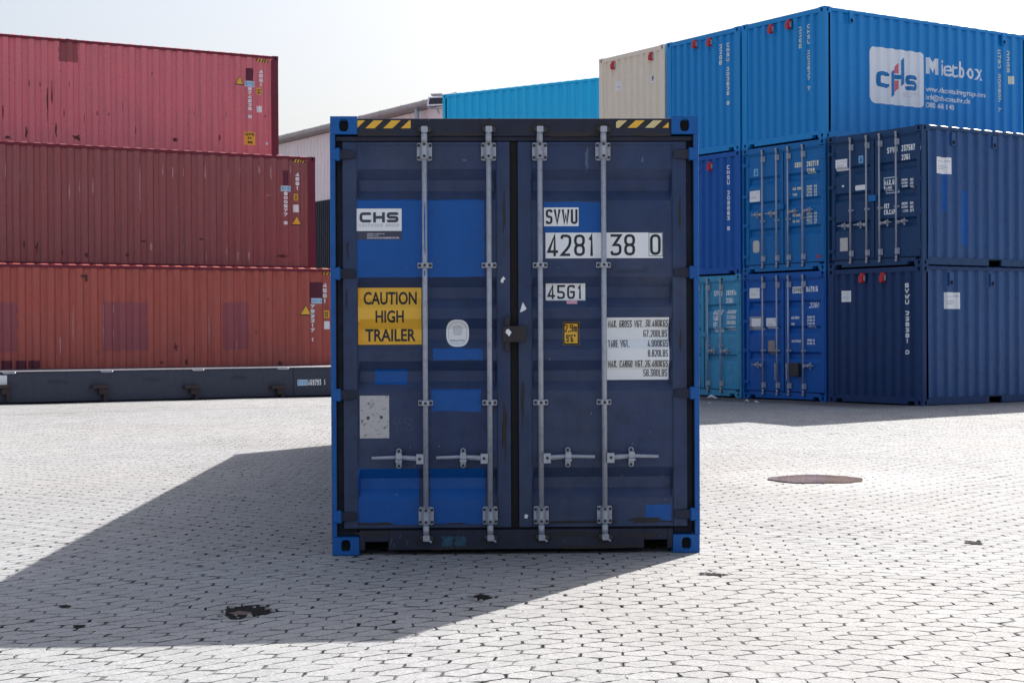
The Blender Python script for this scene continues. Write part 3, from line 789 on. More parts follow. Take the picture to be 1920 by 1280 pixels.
def dr_h(D, a, b, c, d):
    px_text(D, '2,9m', 1059.5, 608, 1083, 622, .0062, gapk=.2); px_text(D, "9'6\"", 1062.5, 627, 1081, 641, .0062, gapk=.2)
    D.stroke([(a+.006, c+.006), (b-.006, c+.006), (b-.006, d-.006), (a+.006, d-.006)], .009, 1, .0044, True)
plate(sr, dr, 'height_sign', 1056.5, 603.5, 1087, 646.5, M['yellow'], [M['ink']], dr_h)
def dr_w(D, a, b, c, d):
    for txt, x0, x1, y in (('MAX. GROSS WGT.', 1141, 1207, 607), ('30.480KGS', 1211, 1253.5, 606), ('67.200LBS', 1208, 1252.5, 625), ('TARE WGT.', 1141, 1181, 644), ('4.000KGS', 1215, 1253.5, 643.5),
                           ('8.820LBS', 1215, 1252.5, 662), ('MAX. CARGO WGT.', 1141, 1208, 682), ('26.480KGS', 1210, 1253.5, 681.5), ('58.380LBS', 1208, 1252.5, 699)):
        px_text(D, txt, x0, y-6.5, x1, y+6.5, .0050, gapk=.2)
plate(sr, dr, 'weight_plate', 1138.5, 595, 1255, 712, M['white'], [M['ink']], dr_w)
# round paper, notice paper
a, b, c, d = sl.rect(836.5, 599, 879.5, 650)
Dc = Decal(sl)
def oval(k): return [((a+b)/2 + (b-a)/2*k*math.copysign(abs(math.cos(t))**.75, math.cos(t)), (c+d)/2 + (d-c)/2*k*math.copysign(abs(math.sin(t))**.75, math.sin(t))) for t in [2*PI*i/40 for i in range(40)]]
Dc.poly(oval(1), 0, .003); Dc.stroke(oval(.80), .003, 1, .0044, True)
Dc.rect(a+.045, b-.045, c+.075, d-.04, 2, .0042, r=.02); Dc.rect(a+.03, b-.03, c+.035, c+.047, 1, .0042, jag=.003)
Dc.build('round_sticker', [M['white'], flat('grey smudge', (.55, .57, .60), .5, .5), flat('pale grey print', (.66, .68, .70), .5, .4)], dl)
def dr_paper(D, a, b, c, d):
    random.seed(11)
    for k in range(46):
        x, z = random.uniform(a+.012, b-.012), random.uniform(c+.012, d-.03)
        s_ = random.uniform(.0015, .0045); D.rect(x, x+s_*random.uniform(.8, 3), z, z+s_, 1, .0042, jag=s_*.3)
    for fx, fz in ((.28, .48), (.73, .49)):
        x, z = a+(b-a)*fx, c+(d-c)*fz; D.poly([(x+.011*math.cos(t)*random.uniform(.8, 1.2), z+.012*math.sin(t)) for t in [2*PI*i/10 for i in range(10)]], 1, .0046)
plate(sl, dl, 'notice_paper', 674.5, 741.5, 729.5, 821.5, M['paper'], [flat('brown specks', (.10, .09, .09), .8, .3)], dr_paper)
# torn bits of white sticker
for surf, par, x, y, pts in ((sl, dl, 943, 525, [(-5, 3), (0, 6), (2, 0), (5, -2), (1, -7), (-3, -2)]), (sr, dr, 980.5, 576, [(-6, 10), (1, 7), (7, 3), (0, -10), (-3, -1)]),
                             (sr, dr, 986.5, 967, [(-4, 3), (2, 5), (4, -2), (-2, -4)])):
    D = Decal(Surf(main.root, 'front', .034, lambda a, z: 0.)); cx, cz = tmp.px(x, y)
    D.poly([(cx + u/287, cz - v/287) for u, v in pts][::-1], 0, .002); D.build('sticker_scrap', M['white'], par)
# scribbles
cx, cz = sl.px(737, 806); k = 1/285.
D = Decal(sl)
for st_ in ([(4, 26), (0, 12), (14, 14)], [(13, 22), (8, 4), (6, -2)], [(17, 6), (15, 0)], [(32, 20), (24, 22), (22, 15), (36, 8), (38, 2), (30, -1), (24, 4), (34, 12), (36, 20), (32, 21)]):
    D.stroke([(cx+u*k, cz+v*k) for u, v in st_], .0026, 0, .002)
D.build('chalk_scribble', M['chalk_mark'], dl)
D = Decal(sr); cx, cz = sr.px(1157, 510)
random.seed(3)
for q in range(11):
    x = q*5.3; D.stroke([(cx+(x+u)*k, cz+v*k) for u, v in ((0, random.uniform(-3, 3)), (2, 6), (3.5, -3), (5.2, 3))], .0022, 0, .002)
D.build('pen_scribble', flat('faded ink', (.018, .022, .05), .6, .2), dr)
# hazard tape on the header
hs = Surf(main.root, 'front', .008, lambda a, z: 0.)
def hazard(x0, y0, x1, y1, n, mats, lean, ph=0.):
    a, b, c, d = hs.rect(x0, y0, x1, y1); D = Decal(hs); D.rect(a, b, c, d, 0, .002); st_ = (b-a)/n; ln = (d-c)*lean
    random.seed(int(x0))
    for k in range(-1, n+1):
        s0, s1 = a + (k+ph)*st_, a + (k+ph+.52)*st_
        P = [(s0, c), (s1, c), (s1+ln, d), (s0+ln, d)]
        # clip to the strip
        bm = bmesh.new(); bm.faces.new([bm.verts.new((*q, 0)) for q in P])
        for co, no in ((a, (-1, 0, 0)), (b, (1, 0, 0))):
            bmesh.ops.bisect_plane(bm, geom=bm.verts[:]+bm.edges[:]+bm.faces[:], plane_co=(co, 0, 0), plane_no=no, clear_outer=True)
        for f_ in bm.faces: D.poly([(v.co.x, v.co.y) for v in f_.verts], 1 + (k % (len(mats)-1) if len(mats) > 2 else 0), .0034)
        bm.free()
    D.build('hazard_tape', mats, main.root)
hazard(670, 226, 770, 241, 3, [M['ink'], M['yellow']], 1.05, .45)
hazard(1155, 226, 1253.5, 240, 3, [M['ink'], M['cream_print'], M['yellow']], 1.1, -.35)
# lock box across the two doors, its blocks
b = MB(); x0, x1 = xpx(942.5), xpx(985.5); z0, z1 = zpx(641), zpx(611)
b.box(x0, x1, -.022, .030, z0, z1); b.box(x0+.012, x0+.045, -.012, .030, z1+.002, zpx(595)); b.box(x0+.012, x0+.045, -.010, .030, zpx(658), z0-.002)
b.box(xpx(960), xpx(962.5), -.024, -.021, z0+.004, z1-.004)
o = b.build('lock_box', flat('rusty black iron', (.022, .018, .02), .55, .5, dirtcol=(.07, .045, .04)), dl, .004)
D = Decal(Surf(main.root, 'front', -.022, lambda a, z: 0.)); cx, cz = tmp.px(953, 623)
D.poly([(cx-.02, cz), (cx+.004, cz-.027), (cx+.020, cz), (cx, cz+.024), (cx-.014, cz+.018)], 0, .002); D.build('sticker_scrap', M['white'], dl)
# sill splashes and scratches
ss = Surf(main.root, 'front', .008, lambda a, z: 0.)
D = Decal(ss)
for q in ((829, 1005, 848, 1024), (854, 1004, 873, 1024)): D.rect(*ss.rect(*q), 0, .002, jag=.010)
D.build('paint_splash', M['teal_splash'], main.root)
D = Decal(ss)
for x, y, l in ((735, 1008, 14), (752, 1002, 6), (765, 1012, 10), (740, 1018, 8), (1060, 1009, 8), (1240, 1003, 3)):
    D = Decal(ss); cx, cz = ss.px(x, y); D.stroke([(cx, cz), (cx-.010, cz-l/287)], .003, 0, .002); D.build('scratch', M['chalk_mark'], main.root)
M['stain'] = flat('dark grease stain', (.010, .009, .011), .5, .5, 25, dirtcol=(.03, .025, .025))
M['grime'] = flat('brown grime', (.022, .018, .020), .6, .7, 18, dirtcol=(.05, .03, .022))
M['bare'] = flat('bare scraped metal', (.16, .17, .20), .5, .5, 25)
def stain(surf, par, x, y, rx, rz, seed, mat, name='grease_stain', jag=.5):
    random.seed(seed); cx, cz = surf.px(x, y); P = []
    for q in range(26):
        t = 2*PI*q/26; r = 1 + jag*noise.noise(Vector((math.cos(t)*1.6 + seed, math.sin(t)*1.6, seed*.7))) + random.uniform(-.07, .07)
        P.append((cx + rx*r*math.cos(t)/287, cz + rz*r*math.sin(t)/287))
    D = Decal(surf); D.poly(P, 0, .0016); D.build(name, mat, par)
for i, (x, y, rx, rz) in enumerate(((797, 246, 16, 11), (917, 240, 13, 14), (1010, 240, 20, 11), (1131, 243, 20, 13))): stain(hs, main.root, x, y, rx, rz, 20+i, M['stain'])
for i, (x, y, rx, rz) in enumerate(((800, 1008, 16, 9), (919, 1008, 15, 9), (1017, 1008, 17, 9), (1133, 1006, 18, 10))): stain(hs, main.root, x, y, rx, rz, 30+i, M['stain'])
for i, (x, y, rx, rz) in enumerate(((700, 251, 40, 4), (860, 252, 60, 3), (1070, 252, 50, 4), (1215, 252, 34, 4), (700, 1000, 30, 4), (1060, 1000, 44, 4), (1200, 1003, 40, 4), (860, 1027, 60, 3), (1120, 1024, 70, 4))): stain(hs, main.root, x, y, rx, rz, 40+i, M['grime'], 'grime', .7)
for i, (x, y, rx, rz) in enumerate(((652, 470, 3, 14), (650, 560, 2, 18), (1274, 400, 3, 26), (1276, 640, 2, 20), (946, 800, 5, 60), (980, 760, 3, 40), (945, 400, 3, 30))): stain(Surf(main.root, 'front', .034, lambda a, z: 0.), dl if x < 960 else dr, x, y, rx, rz, 60+i, M['grime'], 'grime', .9)
for i, (sf_, pr_, x, y, rx, rz) in enumerate(((sl, dl, 700, 982, 34, 3), (sl, dl, 850, 983, 50, 3), (sr, dr, 1090, 980, 60, 4), (sr, dr, 1215, 975, 40, 5), (sl, dl, 720, 600, 1, 1), (sr, dr, 1100, 300, 3, 22), (sr, dr, 1205, 300, 2, 6), (sl, dl, 870, 300, 6, 2))): stain(sf_, pr_, x, y, rx, rz, 80+i, M['grime'] if i < 5 else M['chalk_mark'], 'grime' if i < 5 else 'scuff', .9)
random.seed(5)
for i in range(26):
    left = random.random() < .5; x = random.uniform(672, 925) if left else random.uniform(1003, 1250); y = random.uniform(275, 975)
    stain(sl if left else sr, dl if left else dr, x, y, random.uniform(.6, 1.8), random.uniform(.6, 3.2), 100+i, M['bare'] if i % 3 else M['chalk_mark'], 'scuff')
# blue overspray on the first rod and worn marks
D = Decal(Surf(main.root, 'front', -.0355, lambda a, z: -6*(a - xpx(797))**2))
cx = xpx(797); D.poly([(cx-.002, zpx(405)), (cx+.004, zpx(380)), (cx+.007, zpx(382)), (cx+.006, zpx(480)), (cx, zpx(470))][::-1], 0, .001)
D.poly([(cx-.003, zpx(508)), (cx+.005, zpx(507)), (cx+.005, zpx(516)), (cx-.002, zpx(518))][::-1], 0, .001); D.build('paint_patch', M['patch_blue'], dl)

# ------------------------------------------------------------------ stack on the right
e1 = Vector((-math.cos(RYAW), math.sin(RYAW), 0)); e2 = Vector((math.sin(RYAW), math.cos(RYAW), 0)); GAP = .06; H8 = 2.591
def rloc(col, lev, push=0.):
    return Vector((RX, RY, RZ)) + e1*(1.219 + col*(2.438+GAP)) + Vector((0, 0, lev*H8)) + e2*push
GR = 'blue and cream containers stacked on the right'
def far_grooves(fr=(.73, .535, .32)):
    out = []
    for f in sorted(fr):
        z = f*H8; out.append((z-.10, z-.035, z+.045, z+.085))
    return out
RODS = [-.59, -.168, .168, .59]
def far_doors(bx, hz, **kw):
    bx.door_end(kw.pop('grooves', far_grooves()), RODS, hz, (.115, 2.50), [.29, 2.33], [kw.pop('gz', 1.02)], [.35, 1.0, 1.6, 2.25], fine=False, hl=.26, gdepth=.06, **kw)
def lines(surf, par, name, items, mat):
    for txt, x0, y0, x1, y1, th in items:
        D = Decal(surf); px_text(D, txt, x0, y0, x1, y1, th, 0, .003, .25); D.build(name, mat, par)
def sticker(surf, par, x0, y0, x1, y1, base=M['white'], kind='text', off=.004):
    a, b, c, d = surf.rect(x0, y0, x1, y1); D = Decal(surf)
    if kind == 'round': D.rect(a, b, c, d, 0, off, r=min(b-a, d-c)*.3)
    else: D.rect(a, b, c, d, 0, off)
    w_, h_ = b-a, d-c
    if kind == 'text':
        D.font('CHS', a+w_*.62, a+w_*.9, c+h_*.72, h_*.11, 1, off+.0015)
        for k, (l, z) in enumerate(((.42, .74), (.55, .48), (.62, .38), (.5, .28))): D.rect(a+w_*.1, a+w_*(.1+l), c+h_*z, c+h_*(z+.025), 2, off+.0015)
    if kind == 'icon': D.poly([(a+w_*.2, c+h_*.15), (a+w_*.8, c+h_*.2), (a+w_*.7, c+h_*.75), (a+w_*.45, c+h_*.85)], 1, off+.0015)
    return D.build('sticker', [base, M['mid_blue_print'], M['grey_print']], par)
def red_covers(surf, par, pts, front=True):
    for x, y in pts:
        a, z = surf.px(x, y); mb = MB()
        mb.v = []; b_ = MB(); b_.prism(rrect(a-.045, a+.045, z-.085, z+.05, .035, 4), surf.plane-.085, surf.plane+.01, 0)
        b_.prism(rrect(a-.03, a+.055, z+.02, z+.10, .03, 4), surf.plane-.065, surf.plane+.01, 0)
        b_.box(a+.05, a+.062, surf.plane-.05, surf.plane, z-.05, z+.06, 1)
        b_.build('vent_cover', [M['red_plastic'], M['galv']], par, .008)
def side_vents(surf, par, pts, mat):
    for x, y in pts:
        a, z = surf.px(x, y); b_ = MB(); p = surf.plane
        b_.box(p-.03, p+.03, a-.055, a+.055, z-.12, z+.12, 0); b_.box(p+.028, p+.033, a-.035, a+.035, z-.10, z-.03, 1)
        b_.build('side_vent', [mat, M['hole']], par, .01)

# --- near column, upper: navy doors 237507
A2 = Box('navy container with doors numbered 237507, on the near corner above a blank navy end', rloc(0, 1), -RYAW, 6.058, H8, M['navy_far'], side=M['navy_side'], post=M['navy_far'], group=GR, seed=11)
far_doors(A2, .83, gz=1.12)
L_, R_ = A2.panels; dL, dR = A2.doors
lines(R_, dR, 'lettering', [('SVWU', 1663, 276, 1682, 287, .022), ('237507', 1690, 271, 1715, 282.5, .022), ('3', 1722.5, 270, 1727, 281, .022), ('22G1', 1690, 289, 1706, 300, .022),
     ('MAX.GR', 1657, 337, 1681, 347, .02), ('TARE', 1657, 350, 1672, 358, .02), ('30480', 1690, 335, 1701, 339, .012), ('67200', 1690, 341, 1701, 345, .012), ('2230', 1691, 347, 1701, 351, .012), ('KGS', 1706, 334, 1712, 339, .012), ('LBS', 1706, 341, 1712, 345, .012), ('KGS', 1706, 347, 1712, 352, .012),
     ('NET', 1657, 382, 1667, 391, .02), ('CU.CAP.', 1657, 393, 1680, 402, .02), ('28250', 1690, 379, 1701, 384, .012), ('62280', 1690, 386, 1701, 390, .012), ('1170', 1692, 393, 1702, 398, .012), ('KGS', 1706, 378, 1712, 383, .012), ('LBS', 1706, 385, 1712, 390, .012), ('CFT', 1706, 392, 1713, 397, .012)], M['white_paint'])
D = Decal(R_); x0, x1, z0, z1 = R_.rect(1657.5, 333, 1681, 361); D.stroke([(x0, z0), (x1, z0), (x1, z1), (x0, z1)], .018, 0, .003, True); D.build('tape', M['light_blue'], dR)
sticker(L_, dL, 1566, 299, 1588, 320); sticker(L_, dL, 1609.5, 292, 1618, 306, M['sky_blue'], 'icon'); sticker(L_, dL, 1603, 347, 1624, 356.5, M['white'], 'round')
sticker(L_, dL, 1574.5, 446, 1589, 471, M['paper'], 'plain'); sticker(L_, dL, 1578, 347.5, 1582, 351, M['white'], 'plain')
sR = A2.surf['right']
sticker(sR, A2.root, 1756, 295, 1784, 326); side_vents(sR, A2.root, [(1786, 261), (1863, 267)], M['navy_side'])
for q in ((1769, 327, 1776, 395), (1802, 358, 1815, 459)): patch(sR, A2.root, *q, mat=M['blue_deep'], jag=.006)
b = MB(); x0, x1, z0, z1 = Surf(A2.root, 'front', .034, lambda a, z: 0).rect(1631, 366, 1645, 378); b.box(x0, x1, -.02, .03, z0, z1); b.build('lock_box', M['blue_mid'], dL, .01)
# --- near column, lower: blank end 238381
A1 = Box('dull navy container at ground level on the near corner, corrugated end numbered SVWU 238381', rloc(0, 0), -RYAW, 6.058, H8, M['navy_low'], side=M['navy_side'], front='blank', group=GR, seed=23)
f = A1.surf['front']
D = Decal(f); a1, zt = f.px(1697.5, 531); _, zb_ = f.px(1697.5, 664); D.vtext('SVWU 238381 0', a1, zt, zb_, .095, .022, 0, .004); D.build('lettering', M['white_paint'], A1.root)
sticker(f, A1.root, 1577, 545, 1596, 566); red_covers(f, A1.root, [(1618.5, 522), (1657, 521)])
sR = A1.surf['right']; sticker(sR, A1.root, 1773.5, 548, 1800, 579); side_vents(sR, A1.root, [(1782, 523), (1859, 525)], M['navy_side'])
# --- second column
B3 = Box('bright blue top tier container with white CHS logo and Mietbox lettering on its side', rloc(1, 2), -RYAW, 6.058, H8, M['blue'], front='blank', group=GR, seed=31)
f = B3.surf['front']
for txt, x, y0, y1 in (('22GB', 1500, 50, 90), ('CHSU 202827 7', 1516, 45, 169)):
    D = Decal(f); a1, zt = f.px(x, y0); _, zb_ = f.px(x, y1); D.vtext(txt, a1, zt, zb_, .085, .020, 0, .004); D.build('lettering', M['lemon'], B3.root)
red_covers(f, B3.root, [(1447, 56), (1480.5, 47.5)])
s_ = B3.surf['right']; side_vents(s_, B3.root, [(1595, 33), (1881, 74)], M['blue'])
q00, q10, q01 = s_.px(1631, 192), s_.px(1733, 200), s_.px(1631, 86)
sx0, sx1, sz0, sz1 = q00[0], q10[0], q00[1], q01[1]
SU = lambda u: sx0 + (sx1-sx0)*u
SV = lambda v: sz0 + (sz1-sz0)*v
PP = lambda *q: [(SU(u), SV(v)) for u, v in q]
D = Decal(s_); D.rect(SU(0), SU(1), SV(0), SV(1), 0, .003, r=(sx1-sx0)*.08)
D.text('C', SU(.137), SU(.36), SV(.29), (sz1-sz0)*.285, .085, 1, .005); D.text('S', SU(.67), SU(.885), SV(.29), (sz1-sz0)*.275, .085, 1, .005)
D.poly(PP((.385, .124), (.443, .18), (.443, .63), (.385, .58)), 1, .005); D.poly(PP((.565, .345), (.626, .396), (.626, .868), (.565, .805)), 1, .005); D.poly(PP((.443, .468), (.565, .468), (.565, .545), (.443, .545)), 1, .0052)
D.poly(PP((.47, .57), (.537, .57), (.537, .76), (.47, .68)), 2, .005); D.poly(PP((.475, .23), (.537, .30), (.537, .445), (.475, .445)), 2, .005)
D.text('CONTAINER', SU(.60), SU(.88), SV(.215), (sz1-sz0)*.03, .008, 3, .005); D.text('GROUP', SU(.60), SU(.78), SV(.165), (sz1-sz0)*.03, .008, 3, .005)
D.build('company_logo', [M['white'], M['mid_blue_print'], M['red_print'], M['faint_red']], B3.root)
D = Decal(s_); zz = sz1-sz0
mx0, mx1, mz0, mz1 = SU(1.06), SU(1.275), SV(.63), SV(.93); mw = .062; mc = (mx0+mx1)/2
D.rect(mx0, mx0+mw, mz0, mz1, 0, .004); D.rect(mx1-mw, mx1, mz0, mz1, 0, .004)
D.poly([(mx0+mw, mz1), (mx0+mw, mz1-.20), (mc, mz0+.02), (mc, mz0+.22)], 0, .0042); D.poly([(mc, mz0+.22), (mc, mz0+.02), (mx1-mw, mz1-.20), (mx1-mw, mz1)], 0, .0042)
D.font('ietbox', SU(1.325), SU(2.16), SV(.63), zz*.31, 0, .004, .010); D.build('lettering', M['white_paint'], B3.root); D = Decal(s_)
D.font('www.chscontainergroup.com', SU(1.06), SU(2.19), SV(.315), zz*.095, 0, .004, .022); D.build('lettering', M['white_paint'], B3.root); D = Decal(s_); D.font('info@chs-container.de', SU(1.06), SU(1.88), SV(.165), zz*.095, 0, .004, .022); D.build('lettering', M['white_paint'], B3.root); D = Decal(s_)
D.font('0800 664 1483', SU(1.06), SU(1.60), SV(.02), zz*.095, 0, .004, .022)
D.build('lettering', M['white_paint'], B3.root)
for txt, x, y0, y1 in (('CHSU 202827 7', 1880, 94, 210), ('22GB', 1896, 96, 136)):
    D = Decal(s_); a1, zt = s_.px(x, y0); _, zb_ = s_.px(x, y1); D.vtext(txt, a1, zt, zb_, .10, .020, 0, .004); D.build('lettering', M['lemon'], B3.root)
sticker(s_, B3.root, 1893, 143, 1901, 158, M['lemon'], 'plain')
B2 = Box('medium blue container with yellow lettered doors CHSU 202719, in the middle tier', rloc(1, 1), -RYAW, 6.058, H8, M['blue_mid'], group=GR, seed=37)
far_doors(B2, 1.20, gz=1.06)
L_, R_ = B2.panels; dL, dR = B2.doors
lines(R_, dR, 'lettering', [('CHSU', 1490, 304.5, 1503.5, 314, .022), ('202719', 1512, 301.5, 1534, 311.5, .022), ('9', 1539, 299, 1544, 308, .022), ('22GB', 1512, 315.5, 1527, 325, .022),
     ('MAX. GROSS', 1486, 351, 1504, 356, .013), ('TARE', 1486, 363, 1494, 367, .013)] + [(t, 1512, y, 1522, y+4, .011) for t, y in (('30480', 347.5), ('67200', 353), ('2330', 358.5), ('5140', 364), ('28150', 398.5), ('62060', 404.5), ('33.2', 410.5), ('1172', 416))]
     + [(t, 1526, y, 1531, y+4, .011) for t, y in (('KG', 346.5), ('LB', 352), ('KG', 357.5), ('LB', 363), ('KG', 397.5), ('LB', 403.5), ('CM', 409.5), ('CF', 415))]
     + [('PAYLOAD', 1486, 401, 1500, 406, .013), ('CU. CAP.', 1486, 412.5, 1499, 417, .013)], M['lemon'])
sticker(L_, dL, 1405.5, 358, 1424.5, 378.5); sticker(L_, dL, 1413, 317, 1421, 330.5, M['sky_blue'], 'icon'); sticker(L_, dL, 1411.5, 451, 1423.5, 474, M['paper'], 'round')
sticker(R_, dR, 1532, 477.5, 1537, 484.5, M['red_plastic'], 'round')
b = MB(); x0, x1, z0, z1 = Surf(B2.root, 'front', .034, lambda a, z: 0).rect(1460, 383, 1472, 393); b.box(x0, x1, -.02, .03, z0, z1); b.build('lock_box', M['blue_mid'], dL, .01)
B1 = Box('deep blue container at ground level with doors numbered 047916 and a white backed SVWU', rloc(1, 0), -RYAW, 6.058, H8, M['blue_deep'], group=GR, seed=41)
far_doors(B1, .70, gz=1.0, handles=(0, 3), grooves=far_grooves((.745, .545, .345)))
L_, R_ = B1.panels; dL, dR = B1.doors
D = Decal(R_); a, b_, c, d = R_.rect(1485.5, 537.5, 1503.5, 549.5); D.rect(a, b_, c, d, 0, .003); D.text('SVWU', a+.02, b_-.02, c+.02, d-c-.04, .018, 1, .005); D.build('number_plate', [M['white'], M['ink']], dR)
lines(R_, dR, 'lettering', [('047916', 1511, 536.5, 1533, 547, .022), ('6', 1539.5, 536, 1543.5, 546.5, .022), ('22G1', 1514, 567, 1532, 577, .022), ('MAX GROSS', 1483, 593, 1498, 598, .012), ('TARE', 1483, 605, 1489, 609.5, .012), ('MAX PAYLOAD', 1484, 637, 1501, 641.5, .012)]
      + [(t, 1513, y, 1527, y+4.3, .011) for t, y in (('30480 KG', 592), ('67200 LB', 598), ('2180 KG', 604), ('4800 LB', 610), ('28300 KG', 635.5), ('62400 LB', 641.5))], M['white_paint'])
sticker(L_, dL, 1404.5, 540, 1424, 559.5)
a, b_, c, d = L_.rect(1405, 593.5, 1431, 618.5); D = Decal(L_); D.rect(a, b_, c, d, 0, .003); x0, x1, z0, z1 = L_.rect(1409, 597, 1426, 615); D.rect(x0, x1, z0, z1, 1, .0045); D.build('sticker', [M['grey_print'], M['white']], dL)
sticker(L_, dL, 1436.5, 596, 1456, 615.5); sticker(L_, dL, 1440, 638, 1452, 663, M['tan'], 'plain')
x0, x1, z0, z1 = Surf(B1.root, 'front', .034, lambda a, z: 0).rect(1486, 680, 1502, 705); b = MB(); b.prism(rrect(x0, x1, z0, z1, .03, 3), -.05, .03); b.build('lock_cover', M['bolt'], dR, .01)
for i_, xr in ((0, RODS[1]), (1, RODS[2])):       # two handles hang down
    k = MB(); k.box(xr-.045, xr-.012, -.05, .0, .66, .74); k.path([(xr-.03, -.03, .70), (xr-.035, -.035, .55), (xr-.03, -.04, .40)], [.015, .011, .009], 8); k.build('door_handle', M['galv'], B1.doors[i_])
# --- third column
C3 = Box('blue container on the top tier between the cream one and the lettered one', rloc(2, 2), -RYAW, 6.058, H8, M['blue'], front='blank', group=GR, seed=43)
f = C3.surf['front']
for txt, x, y0, y1 in (('22GB', 1350, 84, 122), ('CHSU 202626 8', 1364.5, 81, 197)):
    D = Decal(f); a1, zt = f.px(x, y0); _, zb_ = f.px(x, y1); D.vtext(txt, a1, zt, zb_, .085, .020, 0, .004); D.build('lettering', M['lemon'], C3.root)
red_covers(f, C3.root, [(1304.5, 84), (1332, 80.5)])
C2 = Box('deep blue container in the middle tier with a corrugated end numbered CHSU 209883', rloc(2, 1), -RYAW, 6.058, H8, M['blue_deep'], front='blank', group=GR, seed=47)
f = C2.surf['front']; D = Decal(f); a1, zt = f.px(1365, 310); _, zb_ = f.px(1365, 432); D.vtext('CHSU 209883 8', a1, zt, zb_, .085, .020, 0, .004); D.build('lettering', M['white_paint'], C2.root)
red_covers(f, C2.root, [(1333, 313), (1307.5, 316)])
C1 = Box('weathered turquoise container with doors numbered SVWU 202974, at ground level', rloc(2, 0), -RYAW, 6.058, H8, M['teal'], post=M['teal'], group=GR, seed=53)
far_doors(C1, .98, gz=1.1)
L_, R_ = C1.panels; dL, dR = C1.doors
lines(R_, dR, 'lettering', [('SVWU', 1338.5, 545, 1354, 555, .022), ('202974', 1361, 544, 1380.5, 553.5, .022), ('9', 1384.5, 542, 1388, 552, .022), ('22G1', 1361, 558.5, 1375, 568, .022), ('MAX.GR', 1337, 581, 1354, 590, .02), ('TARE', 1337, 592, 1347, 601, .02), ('NET', 1337, 604, 1345, 612, .02), ('CU CAP', 1337, 614, 1354, 622, .02)]
      + [(t, 1362, y, 1379, y+7, .014) for t, y in (('30480KG', 581), ('2230KG', 591), ('28250KG', 601), ('1170CF', 612))], M['white_paint'])
b = MB(); x0, x1, z0, z1 = Surf(C1.root, 'front', .034, lambda a, z: 0).rect(1317, 623, 1327, 632); b.box(x0, x1, -.02, .03, z0, z1); b.build('lock_box', M['teal'], dL, .01)
# --- fourth column: only the cream one on top is seen; the two that carry it are behind the front container
D3 = Box('cream container on the far left of the top tier, with two red vent covers', rloc(3, 2), -RYAW, 6.058, H8, M['cream'], front='blank', group=GR, seed=59)
f = D3.surf['front']; sticker(f, D3.root, 1154, 153, 1166, 169); D = Decal(f); a, b_, c, d = f.rect(1217.5, 142, 1227, 154); D.rect(a, b_, c, d, 0, .003); D.text('SVW', a+.03, b_-.02, c+.03, (d-c)*.7, .02, 1, .005); D.build('sticker', [M['white'], M['ink']], D3.root)
red_covers(f, D3.root, [(1151.5, 124), (1222.5, 107)])
for lev, nm in ((0, 'blue container at the foot of the column two below the cream one'), (1, 'blue container directly under the cream one')):
    Box(nm, rloc(3, lev), -RYAW, 6.058, H8, M['blue_mid'], front='blank', group=GR, seed=61+lev, lowdetail=True)

# ------------------------------------------------------------------ red stack on the left
l1 = Vector((-math.cos(LYAW), -math.sin(LYAW), 0)); l2 = Vector((-math.sin(LYAW), math.cos(LYAW), 0)); HC = 2.896; LW = 2.488
def lloc(row, lev, along=0.):
    return Vector((LX, LY, LZ)) + l2*(1.219 + row*LW) + l1*along + Vector((0, 0, lev*HC))
GL = 'red high cube containers stacked in steps on the left'
def red(label, row, lev, mat, along=0., seed=0., low=False):
    return Box(label, lloc(row, lev, along), LYAW + PI/2, 12.192, HC, mat, side=mat, post=M['maroon_post'] if not low else mat, front='blank', group=GL, pitch=.312, seed=seed, lowdetail=low, plen=.20)
def triangle(surf, par, x, y, hpx):
    cx, cz = surf.px(x, y); s_ = hpx*.0072
    D = Decal(surf)
    for k, mi, off in ((1.25, 0, .003), (1., 1, .0045)): D.poly([(cx - s_*k, cz - s_*k*.8), (cx + s_*k, cz - s_*k*.8), (cx, cz + s_*k*1.0)], mi, off)
    D.build('warning_sticker', [M['ink'], M['yellow']], par)
def marks(bx, code, cx, z_code, hx, z45, numx, znum, num, yb, wb, haz):
    s_ = bx.surf['left']; D = Decal(s_)
    a, zt = s_.px(hx, z45[0]); _, zb_ = s_.px(hx, z45[1]); D.vtext('45G1', a, zt, zb_, .10, .026, 0, .004); D.build('lettering', M['white_paint'], bx.root); D = Decal(s_)
    a, zt = s_.px(numx, znum[0]); _, zb_ = s_.px(numx, znum[1]); D.vtext(num, a, zt, zb_, .10, .026, 0, .004)
    D.build('lettering', M['white_paint'], bx.root)
    a, b_, c, d = s_.rect(*z_code); D = Decal(s_); D.rect(a, b_, c, d, 0, .004); D.text('SVWU', a+.02, b_-.02, c+.03, d-c-.06, .022, 1, .0055); D.build('number_plate', [M['light_blue'], M['sky_blue']], bx.root)
    a, b_, c, d = s_.rect(*yb); D = Decal(s_); D.rect(a, b_, c, d, 0, .004); D.text('2,9', a+.02, b_-.02, c+(d-c)*.55, (d-c)*.3, .018, 1, .0055); D.text("9'6", a+.02, b_-.02, c+(d-c)*.12, (d-c)*.3, .018, 1, .0055); D.build('height_sign', [M['yellow'], M['ink']], bx.root)
    sticker(s_, bx.root, *wb, M['white'], 'plain')
    a, b_, c, d = s_.rect(*haz); D = Decal(s_); D.rect(a, b_, c, d, 0, .003); w_ = (b_-a)/4
    for k in range(4): D.poly([(a+k*w_, c), (a+(k+.5)*w_, c), (a+(k+.95)*w_, d), (a+(k+.45)*w_, d)], 1, .0045)
    D.build('hazard_tape', [M['ink'], M['yellow']], bx.root)
R3 = red('faded pinkish red container on top of the left stack, with yellow caution sticker', 1, 2, M['red_high'], seed=71)
